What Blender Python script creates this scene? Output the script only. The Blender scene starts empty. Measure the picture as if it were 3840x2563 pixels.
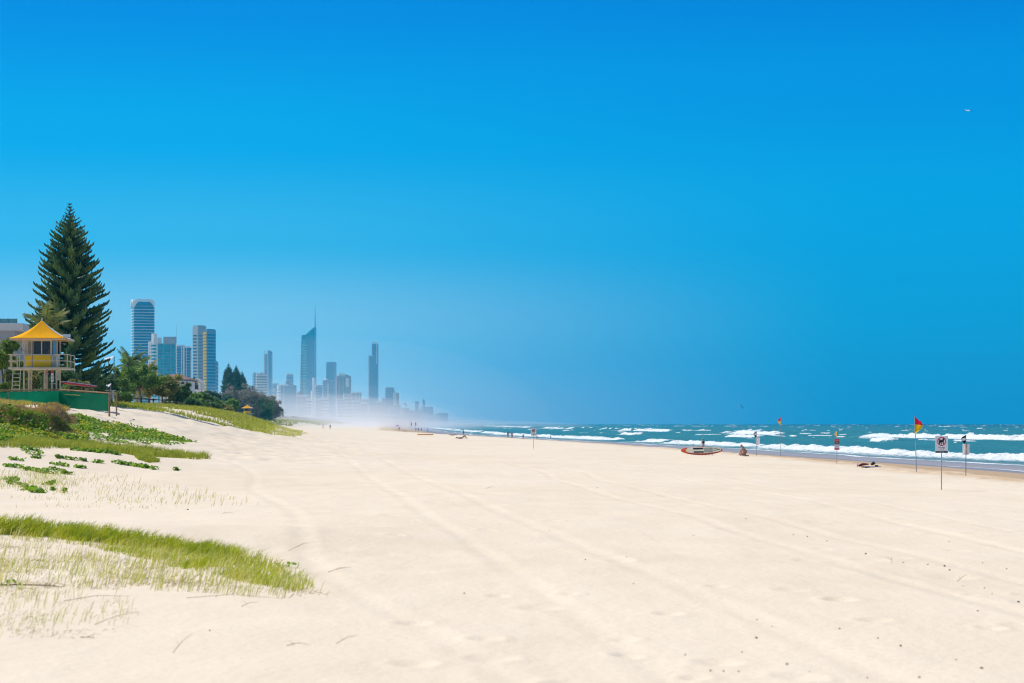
import bpy, math, random
import numpy as np
from mathutils import Vector, Matrix
sc = bpy.context.scene
COL = sc.collection
R = math.radians
def S(r, g, b):                                   # sRGB 0-255 -> linear
    return tuple((c/255/12.92 if c/255 <= .04045 else ((c/255+.055)/1.055)**2.4) for c in (r, g, b))

# ------------------------------------------------------------------ camera, sky, sun, exposure
CAMZ = 4.0
F = 9066.0                                        # focal length in photo pixels (3840 wide)
HOR = 1589.0
cam = bpy.data.objects.new('camera', bpy.data.cameras.new('camera'))
COL.objects.link(cam); sc.camera = cam
cam.location = (0, 0, CAMZ); cam.rotation_euler = (R(90), 0, 0)
cam.data.sensor_width = 36; cam.data.lens = 85
cam.data.shift_y = (HOR-1281.5)/3840
cam.data.clip_start = .3; cam.data.clip_end = 90000
cam.data.dof.use_dof = True; cam.data.dof.focus_distance = 100; cam.data.dof.aperture_fstop = 3.5
SUN = Vector((-.75, .42, 1.0)).normalized()
sun = bpy.data.objects.new('sun', bpy.data.lights.new('sun', 'SUN')); COL.objects.link(sun)
sun.data.energy = 4.6; sun.data.angle = R(.53); sun.data.color = (1, .955, .88)
sun.rotation_euler = SUN.to_track_quat('Z', 'Y').to_euler()
sc.view_settings.view_transform = 'Standard'; sc.view_settings.look = 'None'
sc.view_settings.exposure = 0; sc.view_settings.gamma = 1
sc.cycles.use_denoising = True; sc.cycles.max_bounces = 6; sc.cycles.volume_bounces = 2
sc.cycles.filter_width = 1.15; sc.cycles.transparent_max_bounces = 12; sc.cycles.sample_clamp_indirect = 4
w = bpy.data.worlds.new('World'); sc.world = w; w.use_nodes = True
nt = w.node_tree; nd = nt.nodes; lk = nt.links
bg = nd['Background']; bg.inputs['Strength'].default_value = .1
sky = nd.new('ShaderNodeTexSky'); sky.sky_type = 'NISHITA'; sky.sun_disc = False
sky.sun_elevation = math.asin(SUN.z); sky.sun_rotation = math.atan2(SUN.x, SUN.y) % (2*math.pi)
tc = nd.new('ShaderNodeTexCoord'); sx = nd.new('ShaderNodeSeparateXYZ'); lk.new(tc.outputs['Generated'], sx.inputs[0])
def ramp(stops):
    r = nd.new('ShaderNodeValToRGB'); r.color_ramp.interpolation = 'EASE'
    e = r.color_ramp.elements
    while len(e) < len(stops): e.new(.5)
    for k, (p, c) in enumerate(stops): e[k].position = p; e[k].color = (*S(*c), 1)
    return r
def mrange(a, b, src, smooth=False):
    m = nd.new('ShaderNodeMapRange'); m.inputs['From Min'].default_value = a; m.inputs['From Max'].default_value = b
    if smooth: m.interpolation_type = 'SMOOTHSTEP'
    lk.new(src, m.inputs['Value']); return m.outputs['Result']
elev = mrange(0, .2, sx.outputs['Z'])
rl = ramp([(0, (206, 226, 240)), (.18, (152, 206, 236)), (.38, (58, 180, 234)), (.58, (0, 166, 235)), (.86, (0, 136, 226)), (1, (0, 116, 212))])
rr = ramp([(0, (0, 150, 210)), (.2, (0, 164, 222)), (.45, (0, 165, 231)), (.7, (0, 147, 227)), (.88, (0, 131, 220)), (1, (0, 116, 210))])
lk.new(elev, rl.inputs[0]); lk.new(elev, rr.inputs[0])
m1 = nd.new('ShaderNodeMix'); m1.data_type = 'RGBA'
lk.new(mrange(-.14, .15, sx.outputs['X'], True), m1.inputs['Factor']); lk.new(rl.outputs[0], m1.inputs['A']); lk.new(rr.outputs[0], m1.inputs['B'])
m2 = nd.new('ShaderNodeMix'); m2.data_type = 'RGBA'; m2.blend_type = 'MULTIPLY'; m2.inputs['Factor'].default_value = 1
lk.new(m1.outputs['Result'], m2.inputs['A']); m2.inputs['B'].default_value = (10, 10, 10, 1)
m3 = nd.new('ShaderNodeMix'); m3.data_type = 'RGBA'
lk.new(mrange(.2, .5, sx.outputs['Z'], True), m3.inputs['Factor']); lk.new(m2.outputs['Result'], m3.inputs['A']); lk.new(sky.outputs[0], m3.inputs['B'])
lk.new(m3.outputs['Result'], bg.inputs['Color'])

# ------------------------------------------------------------------ noise, coast, terrain
def _h(ix, iy, s):
    n = (ix.astype(np.int64)*374761393 + iy.astype(np.int64)*668265263 + s*974711) & 0xFFFFFFFF
    n = ((n ^ (n >> 13))*1274126177) & 0xFFFFFFFF
    return ((n ^ (n >> 16)) & 0xFFFF)/65535.
def vn(x, y, s=0):
    x = np.asarray(x, float); y = np.asarray(y, float)
    ix = np.floor(x); iy = np.floor(y); fx = x-ix; fy = y-iy
    fx = fx*fx*(3-2*fx); fy = fy*fy*(3-2*fy)
    a = _h(ix, iy, s); b = _h(ix+1, iy, s); c = _h(ix, iy+1, s); d = _h(ix+1, iy+1, s)
    return (a*(1-fx)+b*fx)*(1-fy)+(c*(1-fx)+d*fx)*fy
def fbm(x, y, s=0, o=4):
    t = 0; a = .5; n = 0
    for k in range(o):
        t = t+a*vn(np.asarray(x)*2**k+k*7.3, np.asarray(y)*2**k+k*3.1, s+k); n += a; a *= .5
    return t/n
def ss(a, b, x):
    t = np.clip((x-a)/(b-a), 0, 1); return t*t*(3-2*t)
_cy = np.arange(-400, 14000, 5.)
_cx = np.interp(_cy, [-400, 0, 93, 200, 300, 400, 500, 620, 843, 1577, 3000, 5000, 7000, 9000, 14000],
                     [49, 48, 47, 43.5, 35, 25, 15, 2, -20, -60, -125, -185, -200, -180, -120])
for _ in range(2): _cx = np.convolve(np.pad(_cx, 10, 'edge'), np.ones(21)/21, 'valid')
def coast(Y): return np.interp(Y, _cy, _cx)
_bd = [-3000, -200, -60, -10, 0, 10, 20.5, 25, 35, 50, 55, 59, 62.5, 65, 68, 70, 75, 80, 100, 300, 5000]
_bz = [-12, -5, -2.4, -.42, 0, .5, 1.12, 1.6, 1.75, 2.1, 2.38, 2.7, 3.15, 3.65, 4.3, 4.75, 5.35, 5.75, 6.1, 6.4, 7]
def height(X, Y):
    X = np.asarray(X, float); Y = np.asarray(Y, float)
    d = coast(Y)-X
    sh = np.interp(Y, [0, 85, 100, 115, 140, 200, 250, 300, 400, 900, 2000], [6, 5.5, 4, .5, 0, 0, 0, 1.5, 1.5, 1, 0])
    wob = (fbm(X/9, Y/14, 3)-.5)*3*ss(40, 60, d)
    d = d+np.clip(d-61, 0, 11)*.5*ss(180, 260, Y)
    dd = np.where(d > 45, np.maximum(45, d-sh*ss(45, 60, d)+wob), d)
    dd = dd+np.where((d > 16) & (d < 32), (fbm(X/3., Y/5., 9)-.5)*3, 0)
    z = np.interp(dd, _bd, _bz)
    # eroded vegetated bank in front of the green fence
    e = 108+3.0*(fbm(X/3, X*0+1, 21)-.5)*2
    bank = ss(e, e+1.1, Y)*(1-ss(133, 139, Y))*(1-ss(-.7, .3, X+20.2+.165*(Y-108)+1.2*(vn(Y/2, Y*0, 5)-.5)))
    z = z+np.maximum(0, 4.72+.7*(fbm(X/2, Y/2, 4)-.5)-z)*bank
    # foredune mound under the near grass
    z = z+.30*np.exp(-((X+8)/5.5)**2-((Y-(38+.5*(X+8)))/3.6)**2)
    z = z+.4*np.exp(-((X+18)/6)**2-((Y-92)/7)**2)
    lump = np.exp(-((X+7)/4.5)**2-((Y-(31+.5*(X+7)))/4.5)**2)
    z = z+lump*((fbm(X/.45, Y/.8, 17, 3)-.5)*.12)
    dry = ss(22, 27, d)
    rough = ss(48, 62, d)
    z = z+dry*((fbm(X/5, Y/9, 11)-.5)*.14+(fbm(X/.9, Y/1.6, 12, 3)-.5)*(.022+.24*rough*ss(95, 112, Y)*(1-ss(250, 400, Y))))
    z = z+ss(17, 21, d)*(1-ss(26, 30, d))*(fbm(X/.7, Y/1.1, 13, 3)-.5)*.16
    # wheel ruts running up the beach
    for a, k, s in ((1., .1, 1), (2.8, .1, 1), (5.6, .06, 2), (7.3, .06, 2), (-1.2, .13, 3), (9.5, .035, 4), (11.2, .035, 4)):
        c = a-k*(Y-24)+1.1*(vn(Y/17, Y*0+s, s)-.5)
        q = (X-c)/.17
        z = z-dry*(.5+.5*vn(Y/6, Y*0, s+30))*.014*np.exp(-q*q)+dry*.008*np.exp(-(np.abs(q)-1.5)**2*2)*vn(Y/4, X*0, s+50)
    return z
_rs = np.random.RandomState(5)
DENTS = [( _rs.uniform(-1, 6.5), _rs.uniform(17.5, 30), _rs.uniform(.08, .16)) for _ in range(32)] + \
        [( _rs.uniform(4, 12), _rs.uniform(30, 62), _rs.uniform(.12, .25)) for _ in range(32)] + \
        [( _rs.uniform(-9, 2), _rs.uniform(20, 60), _rs.uniform(.1, .2)) for _ in range(16)]
def hz(x, y): return float(height(np.array([x]), np.array([y]))[0])
def ray(u, v): return (u-1920)/F, -(v-HOR)/F
_yt = 12*1.004**np.arange(0, 1750)
def at(u, v, y0=10):                              # first ground point seen at a photo pixel
    a, b = ray(u, v); q = height(a*_yt, _yt); zz = CAMZ+b*_yt
    k = np.nonzero((q >= zz) & (_yt > y0))[0]
    Y = _yt[k[0]] if len(k) else 3000.
    return a*Y, Y, hz(a*Y, Y)
def on(u, Y):                                     # point on the ground in a direction at a distance
    X = (u-1920)/F*Y; return X, Y, hz(X, Y)
def P3(u, v, Y): return Vector(((u-1920)/F*Y, Y, CAMZ-(v-HOR)/F*Y))

# ------------------------------------------------------------------ materials
MATS = {}
def nodes(name):
    m = bpy.data.materials.new(name); m.use_nodes = True
    t = m.node_tree; return m, t, t.nodes, t.links, t.nodes['Principled BSDF']
def mat(name, c, rough=.6, var=.12, scale=3., spec=.35, c2=None, bump=0., metal=0., trans=0., world=False, stretch=(1, 1, 1)):
    if name in MATS: return MATS[name]
    m, t, n, l, p = nodes(name)
    tcn = n.new('ShaderNodeTexCoord'); mp = n.new('ShaderNodeMapping'); mp.inputs['Scale'].default_value = stretch
    if world:
        g = n.new('ShaderNodeNewGeometry'); l.new(g.outputs['Position'], mp.inputs[0])
    else: l.new(tcn.outputs['Object'], mp.inputs[0])
    no = n.new('ShaderNodeTexNoise'); no.inputs['Scale'].default_value = scale; no.inputs['Detail'].default_value = 5
    l.new(mp.outputs[0], no.inputs['Vector'])
    mx = n.new('ShaderNodeMix'); mx.data_type = 'RGBA'
    mr = n.new('ShaderNodeMapRange'); mr.inputs['From Min'].default_value = .32; mr.inputs['From Max'].default_value = .68
    l.new(no.outputs['Fac'], mr.inputs['Value']); l.new(mr.outputs[0], mx.inputs['Factor'])
    c2 = c2 or tuple(x*(1-2*var) for x in c); ca = c if c2 else c
    mx.inputs['A'].default_value = (*c2, 1); mx.inputs['B'].default_value = (*ca, 1)
    l.new(mx.outputs['Result'], p.inputs['Base Color'])
    p.inputs['Roughness'].default_value = rough; p.inputs['Specular IOR Level'].default_value = spec; p.inputs['Metallic'].default_value = metal
    if bump:
        b = n.new('ShaderNodeBump'); b.inputs['Strength'].default_value = bump; b.inputs['Distance'].default_value = .05
        l.new(no.outputs['Fac'], b.inputs['Height']); l.new(b.outputs[0], p.inputs['Normal'])
    if trans:
        tr = n.new('ShaderNodeBsdfTranslucent'); l.new(mx.outputs['Result'], tr.inputs['Color'])
        ms = n.new('ShaderNodeMixShader'); ms.inputs[0].default_value = trans
        l.new(p.outputs[0], ms.inputs[1]); l.new(tr.outputs[0], ms.inputs[2]); l.new(ms.outputs[0], n['Material Output'].inputs['Surface'])
    MATS[name] = m; return m
def leafm(name, a, b, scale=1.2, trans=.35): return mat(name, a, .55, c2=b, scale=scale, spec=.3, trans=trans, world=True)

# ------------------------------------------------------------------ mesh helpers
def link(o, parent=None):
    COL.objects.link(o)
    if parent: o.parent = parent
    return o
def npmesh(name, V, Fc, m, parent=None, smooth=False, attrs=None):
    V = np.asarray(V, np.float32); Fc = np.asarray(Fc, np.int32); k = Fc.shape[1]
    me = bpy.data.meshes.new(name)
    me.vertices.add(len(V)); me.vertices.foreach_set('co', V.ravel())
    me.loops.add(Fc.size); me.loops.foreach_set('vertex_index', Fc.ravel())
    me.polygons.add(len(Fc)); me.polygons.foreach_set('loop_start', np.arange(0, Fc.size, k, dtype=np.int32))
    if smooth: me.polygons.foreach_set('use_smooth', np.ones(len(Fc), bool))
    for an, av in (attrs or {}).items():
        me.attributes.new(an, 'FLOAT', 'POINT').data.foreach_set('value', np.asarray(av, np.float32))
    me.update(calc_edges=True); me.validate()
    me.materials.append(m)
    return link(bpy.data.objects.new(name, me), parent)
class MB:
    def __init__(s): s.v = []; s.f = []; s.mi = []
    def add(s, vs, fs, mi=0):
        o = len(s.v); s.v += [tuple(x) for x in vs]; s.f += [tuple(o+i for i in f) for f in fs]; s.mi += [mi]*len(fs); return s
    def box(s, x0, x1, y0, y1, z0, z1, M=None, mi=0):
        vs = [Vector((x, y, z)) for z in (z0, z1) for x, y in ((x0, y0), (x1, y0), (x1, y1), (x0, y1))]
        if M is not None: vs = [M @ q for q in vs]
        return s.add(vs, [(3, 2, 1, 0), (4, 5, 6, 7), (0, 1, 5, 4), (1, 2, 6, 5), (2, 3, 7, 6), (3, 0, 4, 7)], mi)
    def tube(s, pts, rad, n=6, mi=0, cap=True):
        pts = [Vector(p) for p in pts]
        if not hasattr(rad, '__len__'): rad = [rad]*len(pts)
        vs = []; fs = []
        for i, p in enumerate(pts):
            d = (pts[min(i+1, len(pts)-1)]-pts[max(i-1, 0)])
            d = d.normalized() if d.length > 1e-9 else Vector((0, 0, 1))
            a = d.orthogonal().normalized() if abs(d.z) > .95 else d.cross(Vector((0, 0, 1))).normalized()
            b = d.cross(a)
            for k in range(n):
                t = 2*math.pi*k/n; vs.append(p+(a*math.cos(t)+b*math.sin(t))*rad[i])
        for i in range(len(pts)-1):
            for k in range(n): fs.append((i*n+k, i*n+(k+1) % n, (i+1)*n+(k+1) % n, (i+1)*n+k))
        if cap: fs += [tuple(range(n))[::-1], tuple(range((len(pts)-1)*n, len(pts)*n))]
        return s.add(vs, fs, mi)
    def prism(s, pts2, f0, f1, mi=0):             # outline and two functions placing it
        n = len(pts2); vs = [f0(*p) for p in pts2]+[f1(*p) for p in pts2]
        return s.add(vs, [tuple(range(n)), tuple(range(2*n-1, n-1, -1))]+[(i, i+n, (i+1) % n+n, (i+1) % n) for i in range(n)], mi)
    def build(s, name, m, parent=None, smooth=False):
        me = bpy.data.meshes.new(name); me.from_pydata(s.v, [], s.f)
        for x in (m if isinstance(m, (list, tuple)) else [m]): me.materials.append(x)
        me.polygons.foreach_set('material_index', s.mi)
        if smooth: me.polygons.foreach_set('use_smooth', [True]*len(s.f))
        me.update(); return link(bpy.data.objects.new(name, me), parent)
def tag(o, label=None, cat=None, group=None, kind=None):
    if label: o['label'] = label
    if cat: o['category'] = cat
    if group: o['group'] = group
    if kind: o['kind'] = kind
    return o
def thing(name, label, cat, loc=(0, 0, 0), rz=0, group=None):
    o = bpy.data.objects.new(name, None); COL.objects.link(o); o.empty_display_size = .2
    o.location = loc; o.rotation_euler = (0, 0, rz); return tag(o, label, cat, group)
def dup(o, loc, rz=0, scale=1, label=None, parent=None):
    c = o.copy(); COL.objects.link(c)
    if parent is None:
        c.location = loc; c.rotation_euler = (0, 0, rz); c.scale = (scale,)*3 if not hasattr(scale, '__len__') else scale
    else: c.parent = parent
    if label: c['label'] = label
    for ch in list(o.children): dup(ch, None, parent=c)
    return c
def fan(angs, rad, Yoff=0):
    A, Rr = np.meshgrid(angs, rad); X = np.tan(A)*Rr; Y = Rr+0*A
    n, k = A.shape; i = np.arange(n*k).reshape(n, k)
    Fc = np.stack([i[:-1, :-1], i[:-1, 1:], i[1:, 1:], i[1:, :-1]], -1).reshape(-1, 4)
    return X.ravel(), Y.ravel(), Fc

# ------------------------------------------------------------------ the sand
angs = np.radians(np.concatenate([np.linspace(-50, -14.2, 60), np.linspace(-14, 14, 400), np.linspace(14.2, 45, 50)]))
rad = np.concatenate([6*1.02**np.arange(40), 13.3*1.005**np.arange(480), 147*1.0125**np.arange(360)])
X, Y, Fc = fan(angs, rad)
Z = height(X, Y)
for (dx, dy, dr) in DENTS:
    k = np.nonzero((np.abs(Y-dy) < 1.2) & (np.abs(X-dx) < 1.2))[0]
    q = ((X[k]-dx)/dr)**2+((Y[k]-dy)/(dr*1.6))**2
    Z[k] += -.022*np.exp(-q)+.009*np.exp(-(np.sqrt(q)-1.7)**2*3)
d = coast(Y)-X
m, t, n, l, p = nodes('beach_sand')
geo = n.new('ShaderNodeNewGeometry')
def tex(scale, detail=4, stretch=(1, 1, 1), rough=.55):
    mp = n.new('ShaderNodeMapping'); mp.inputs['Scale'].default_value = stretch; l.new(geo.outputs['Position'], mp.inputs[0])
    x = n.new('ShaderNodeTexNoise'); x.inputs['Scale'].default_value = scale; x.inputs['Detail'].default_value = detail; x.inputs['Roughness'].default_value = rough
    l.new(mp.outputs[0], x.inputs['Vector']); return x.outputs['Fac']
def mix(f, a, b, bl='MIX'):
    x = n.new('ShaderNodeMix'); x.data_type = 'RGBA'; x.blend_type = bl
    for i, q in (('Factor', f), ('A', a), ('B', b)):
        if isinstance(q, bpy.types.NodeSocket): l.new(q, x.inputs[i])
        else: x.inputs[i].default_value = q if i == 'Factor' else (*q, 1)
    return x.outputs['Result']
def mr(v, a, b, c=0., e=1.):
    x = n.new('ShaderNodeMapRange'); l.new(v, x.inputs['Value'])
    for i, q in zip(('From Min', 'From Max', 'To Min', 'To Max'), (a, b, c, e)): x.inputs[i].default_value = q
    return x.outputs[0]
def mth(op, a, b):
    x = n.new('ShaderNodeMath'); x.operation = op
    for i, q in enumerate((a, b)):
        if isinstance(q, bpy.types.NodeSocket): l.new(q, x.inputs[i])
        else: x.inputs[i].default_value = q
    return x.outputs[0]
def attr(nm):
    x = n.new('ShaderNodeAttribute'); x.attribute_name = nm; return x.outputs['Fac']
big = tex(.12, 4, (1, .5, 1)); mid = tex(.9, 5, (1, .35, 1)); fine = tex(9, 4)
c = mix(mr(big, .35, .65), (.73, .605, .455), (.77, .655, .51))
c = mix(mr(mid, .38, .66, 0, .55), c, (.80, .69, .55))
c = mix(mr(fine, .55, .75, 0, .16), c, (.46, .36, .27))
dampn = attr('damp'); wetn = attr('wet'); goldn = attr('gold')
c = mix(mth('MULTIPLY', goldn, mr(mid, .3, .7, .5, 1)), c, (.60, .42, .25))
c = mix(dampn, c, (.47, .33, .205))
c = mix(wetn, c, (.30, .25, .22))
l.new(c, p.inputs['Base Color'])
l.new(mr(wetn, 0, 1, .9, .34), p.inputs['Roughness']); p.inputs['Specular IOR Level'].default_value = .3
bmp = n.new('ShaderNodeBump'); bmp.inputs['Distance'].default_value = .05
l.new(mth('ADD', mth('MULTIPLY', mid, 1.2), mth('MULTIPLY', fine, .35)), bmp.inputs['Height']); l.new(mr(wetn, 0, .4, .7, 0), bmp.inputs['Strength'])
l.new(bmp.outputs[0], p.inputs['Normal'])
SAND = m
j = (fbm(X/4, Y/12, 40)-.5)*5
sand = npmesh('beach', np.stack([X, Y, Z], 1), Fc, SAND, smooth=True, attrs={
    'damp': 1-ss(18.5, 21.5, d+.5*j), 'wet': 1-ss(4, 7.5, d+.4*j), 'gold': ss(15, 21, d)*(1-ss(24.5, 28, d+.6*j))})
tag(sand, kind='structure')

# ------------------------------------------------------------------ the sea
angs = np.radians(np.concatenate([np.linspace(-9, 13.6, 470), np.linspace(13.9, 34, 50)]))
rad = np.concatenate([110*1.0052**np.arange(470), 1260*1.012**np.arange(201)])
X, Y, Fc = fan(angs, rad)
T_ = X-coast(Y)
H = np.zeros_like(X); foam = np.zeros_like(X)
amp = ss(4, 40, T_)
wv = (fbm(X/60, Y/160, 60)-.5)*9
H += amp*(.20*np.sin((T_+wv)/5.1)+.26*np.sin((T_+1.6*wv)/9.7+1))*(.5+fbm(X/40, Y/90, 61))
H += amp*(fbm(X/5, Y/11, 62)-.5)*.55
def breaker(t0, wob, A, lo, hi, sd, wf=1.3, wb=6., fw=3.6, seg=46.):
    global H, foam
    tt = T_-(t0+wob*(fbm(Y/70, Y*0, sd)-.5)*2)-(vn(Y/5, X/5, sd+9)-.5)*1.6
    mm = ss(lo, hi, fbm(Y/seg, Y*0+.5, sd+3, 3))
    Ay = A*(.35+.65*mm)*(.75+.5*vn(Y/13, X/9, sd+5))
    H = H+Ay*np.where(tt < 0, np.exp(-(tt/wf)**2), np.exp(-(tt/wb)**2))
    fo = mm*ss(-fw, -fw*.55, tt)*(1-ss(.3, 1.6, tt))
    H = H+fo*.8*(fbm(X/1.1, Y/3.2, sd+7, 3)-.38)
    foam = np.maximum(foam, fo)
    foam = np.maximum(foam, .52*mm*ss(-fw*3, -fw, tt)*(1-ss(-fw, 2, tt)))
breaker(19, 4, .5, .30, .42, 71, fw=4.2)
breaker(28, 3, .3, .56, .64, 75, fw=1.6)
breaker(66, 9, .55, .60, .68, 91, fw=2.0, seg=60)
breaker(112, 10, 1.1, .43, .52, 101, fw=5.5, wf=2.0, wb=9, seg=110)
breaker(134, 9, .8, .57, .66, 111, fw=3, seg=80)
breaker(185, 14, .8, .68, .74, 121, fw=3, seg=40)
for t0, wd, st in ((7.5, .8, .85), (-.8, .5, .7), (11.5, .5, .55), (3, .45, .35)):
    tt = T_-(t0+3*(fbm(Y/55, Y*0, int(t0*7)+200)-.5)*2)
    foam = np.maximum(foam, st*np.exp(-(tt/wd)**2)*(.6+.6*vn(Y/9, X/3, 150)))
cap = fbm(X/6, Y/22, 160, 3); capm = ss(.735+.035*(Y > 700), .76+.035*(Y > 700), cap)*ss(30, 80, T_)*(Y < 1500)
H += capm*.4; foam = np.maximum(foam, capm)
cap2 = fbm(X/14, Y/60, 163, 3); capm = ss(.795, .81, cap2)*ss(200, 400, T_)
H += capm*.6; foam = np.maximum(foam, capm)
keep = (T_ > -9)
kf = keep[Fc].all(1)
used = np.unique(Fc[kf]); remap = np.full(len(X), -1, np.int32); remap[used] = np.arange(len(used))
m, t, n, l, p = nodes('sea_water')
geo = n.new('ShaderNodeNewGeometry')
n1 = tex(.22, 6, (1, .4, 1), .65); n2 = tex(1.4, 4, (1, .5, 1))
fo = mth('ADD', attr('foam'), mth('MULTIPLY', mth('SUBTRACT', n2, .5), .7))
fm = mr(fo, .42, .62)
off = attr('off')
c = mix(mr(off, 0, 1), (.02, .175, .215), (.0, .065, .125))
c = mix(mr(n1, .42, .68, 0, .55), c, (.04, .235, .25))
c = mix(attr('shal'), c, (.33, .30, .31))
n3 = tex(2.2, 5, (1, .45, 1), .7)
c = mix(fm, c, mix(mr(n3, .3, .62), (.50, .58, .61), (.84, .86, .87)))
l.new(c, p.inputs['Base Color']); p.inputs['IOR'].default_value = 1.33
l.new(mr(fm, 0, 1, .46, .9), p.inputs['Roughness']); l.new(mr(fm, 0, 1, .2, .1), p.inputs['Specular IOR Level'])
bmp = n.new('ShaderNodeBump'); bmp.inputs['Distance'].default_value = .6; l.new(mth('ADD', n1, mth('MULTIPLY', n3, .5)), bmp.inputs['Height'])
l.new(mr(attr('shal'), 0, .6, .8, .04), bmp.inputs['Strength']); l.new(bmp.outputs[0], p.inputs['Normal'])
sea = npmesh('sea', np.stack([X, Y, H], 1)[used], remap[Fc[kf]], m, smooth=True, attrs={
    'foam': foam[used], 'off': ss(60, 1500, T_)[used], 'shal': (1-ss(2, 15, T_))[used]})
tag(sea, kind='structure')

# ------------------------------------------------------------------ buildings
glass = mat('blue_glass', (.04, .19, .38), .25, .2, .15, .6)
teal = mat('teal_glass', (.03, .34, .44), .25, .25, .12, .6)
navy = mat('dark_window', (.03, .06, .10), .25, .2, .2, .6)
white = mat('white_render', (.72, .73, .73), .7, .06, .3)
offw = mat('offwhite_render', (.58, .58, .58), .75, .08, .2)
grey = mat('grey_concrete', (.36, .37, .40), .8, .1, .2)
dgrey = mat('dark_concrete', (.17, .19, .23), .7, .1, .2)
yell = mat('yellow_panel', (.80, .50, .02), .5, .06, .5)
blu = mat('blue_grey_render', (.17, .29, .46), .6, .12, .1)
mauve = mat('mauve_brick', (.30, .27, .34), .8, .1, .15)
def bld(name, label, u0, uc, u1, vtop, Y, phi, wall, zb=4., band=None, fins=(), roofs=(), grp=None):
    """near corner at uc; left face runs u0..uc, right face uc..u1"""
    ph = R(phi); k = Y/F; Ll = max(6, (uc-u0)*k/math.cos(ph)); Lr = max(6, (u1-uc)*k/math.sin(ph)) if phi > 1 else 20
    x0 = (uc-1920)*k; zt = CAMZ-(vtop-HOR)*k; h = zt-zb
    o = thing(name, label, 'building', (x0, Y, zb), -ph, grp)
    MB().box(-Ll, 0, 0, Lr, -3, h).build('wall', wall, o)
    MB().box(-Ll+.8, -.8, .8, Lr-.8, h+.01, h+1.2).build('roof', grey, o)
    if band:
        nm, bm, cnt, fr, pr = band[:5]; z1 = band[5]*h if len(band) > 5 else .06*h; z2 = band[6]*h if len(band) > 6 else .97*h
        st = (z2-z1)/cnt
        first = None
        for i in range(cnt):
            if first is None:
                first = MB().box(-Ll-pr, pr, -pr, Lr+pr, 0, st*fr).build(nm, bm, o); b = first
            else: b = first.copy(); COL.objects.link(b)
            b.location = (0, 0, z1+i*st+st*.3)
    for (nm, face, a, b_, pr, fm_, zl, zh) in fins:
        if face == 'L': MB().box(-Ll+a*Ll, -Ll+b_*Ll, -pr, .3, zl*h, zh*h).build(nm, fm_, o)
        else: MB().box(-.3, pr, a*Lr, b_*Lr, zl*h, zh*h).build(nm, fm_, o)
    for (nm, a, b_, c_, e_, z_, zz, rm) in roofs:
        MB().box(-Ll+a*Ll, -Ll+b_*Ll, c_*Lr, e_*Lr, h*z_+.02, h*zz).build(nm, rm, o)
    o['Ll'] = Ll; o['Lr'] = Lr; o['h'] = h
    return o
T1 = 'towers of the hazy skyline'
# wave-crowned tower
o = bld('apartment_tower', 'tall dark blue tower banded white, with a curved white crown, nearest the big pine', 483, 503, 576, 1150, 3100, 74, glass,
        band=('balcony', white, 40, .15, 1.1, .02, .99))
Ll, Lr, h = o['Ll'], o['Lr'], o['h']
arch = [(k/24, 9.2-7.6*abs(2*k/24-1)**3.2-(0 if 0 < k < 24 else 0)) for k in range(25)]
for nm, f0, f1 in (('crown_front', lambda a, z: (1.4, a*Lr, h+z), lambda a, z: (-.5, a*Lr, h+z)),
                   ('crown_side', lambda a, z: (-Ll+a*Ll, -1.4, h+z), lambda a, z: (-Ll+a*Ll, .5, h+z))):
    top = [(a, 9.4-3.5*abs(2*a-1)**9) for a, z in arch]; low = [(a, 7.4-9*abs(2*a-1)**3.2) for a, z in arch][::-1]
    MB().prism(top+low, f0, f1).build(nm, white, o)
MB().box(-Ll+1, -1, 1, Lr-1, h+1.3, h+6.5).build('plant_room', glass, o)
bld('apartment_tower', 'slim white tower with pale windows standing against the teal glass block', 555, 575, 588, 1282, 2750, 40, white,
    band=('window_strip', teal, 22, .5, .12), fins=[('corner_pier', 'L', 0, .22, .5, white, 0, 1), ('corner_pier', 'L', .45, .6, .5, white, 0, 1), ('corner_pier', 'R', .75, 1, .5, white, 0, 1)],
    roofs=[('plant_room', .5, 1, .1, .9, 1, 1.10, white)])
bld('apartment_block', 'broad teal glass block with a grey slanted roof screen between the white and blue towers', 588, 588, 661, 1293, 2850, 80, teal,
    band=('floor_line', blu, 22, .16, .25), fins=[('white_pier', 'R', .95, 1, 1.2, white, 0, 1.02), ('glass_pier', 'R', .3, .36, .6, blu, 0, 1), ('glass_pier', 'R', .68, .74, .6, blu, 0, 1)],
    roofs=[('roof_screen', .1, .9, .33, .98, 1, 1.1, grey), ('lift_tower', .2, .8, .03, .25, 1, 1.09, offw), ('mast', .45, .5, .985, .995, 1, 1.27, grey)])
bld('apartment_tower', 'blue tower with two tall white stripes just right of the teal block', 664, 664, 692, 1299, 2980, 78, blu,
    band=('window_strip', glass, 26, .5, .1), fins=[('white_stripe', 'R', .55, .66, 1.5, white, 0, 1), ('white_stripe', 'R', .78, .95, 1.8, white, 0, 1)], roofs=[('parapet', 0, 1, 0, 1, 1, 1.015, white)])
bld('apartment_tower', 'short blue tower with a pale balcony edge left of the grey tower', 693, 693, 717, 1305, 3050, 76, glass,
    band=('balcony', offw, 24, .12, .3), fins=[('white_stripe', 'R', .2, .3, .8, offw, 0, 1), ('balcony_stack', 'R', .86, 1, 1.8, offw, .2, .97)], roofs=[('parapet', 0, 1, 0, 1, 1, 1.02, white)])
bld('apartment_tower', 'square grey tower with rows of dark windows left of the yellow stripe', 719, 742, 770, 1224, 3350, 45, grey,
    fins=[('window_strip', 'L', .12, .82, .12, navy, .03+.0333*k, .03+.0333*k+.015) for k in range(27)]+[('window_strip', 'R', .1, .95, .12, dgrey, .03+.0333*k, .03+.0333*k+.013) for k in range(27)])
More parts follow.
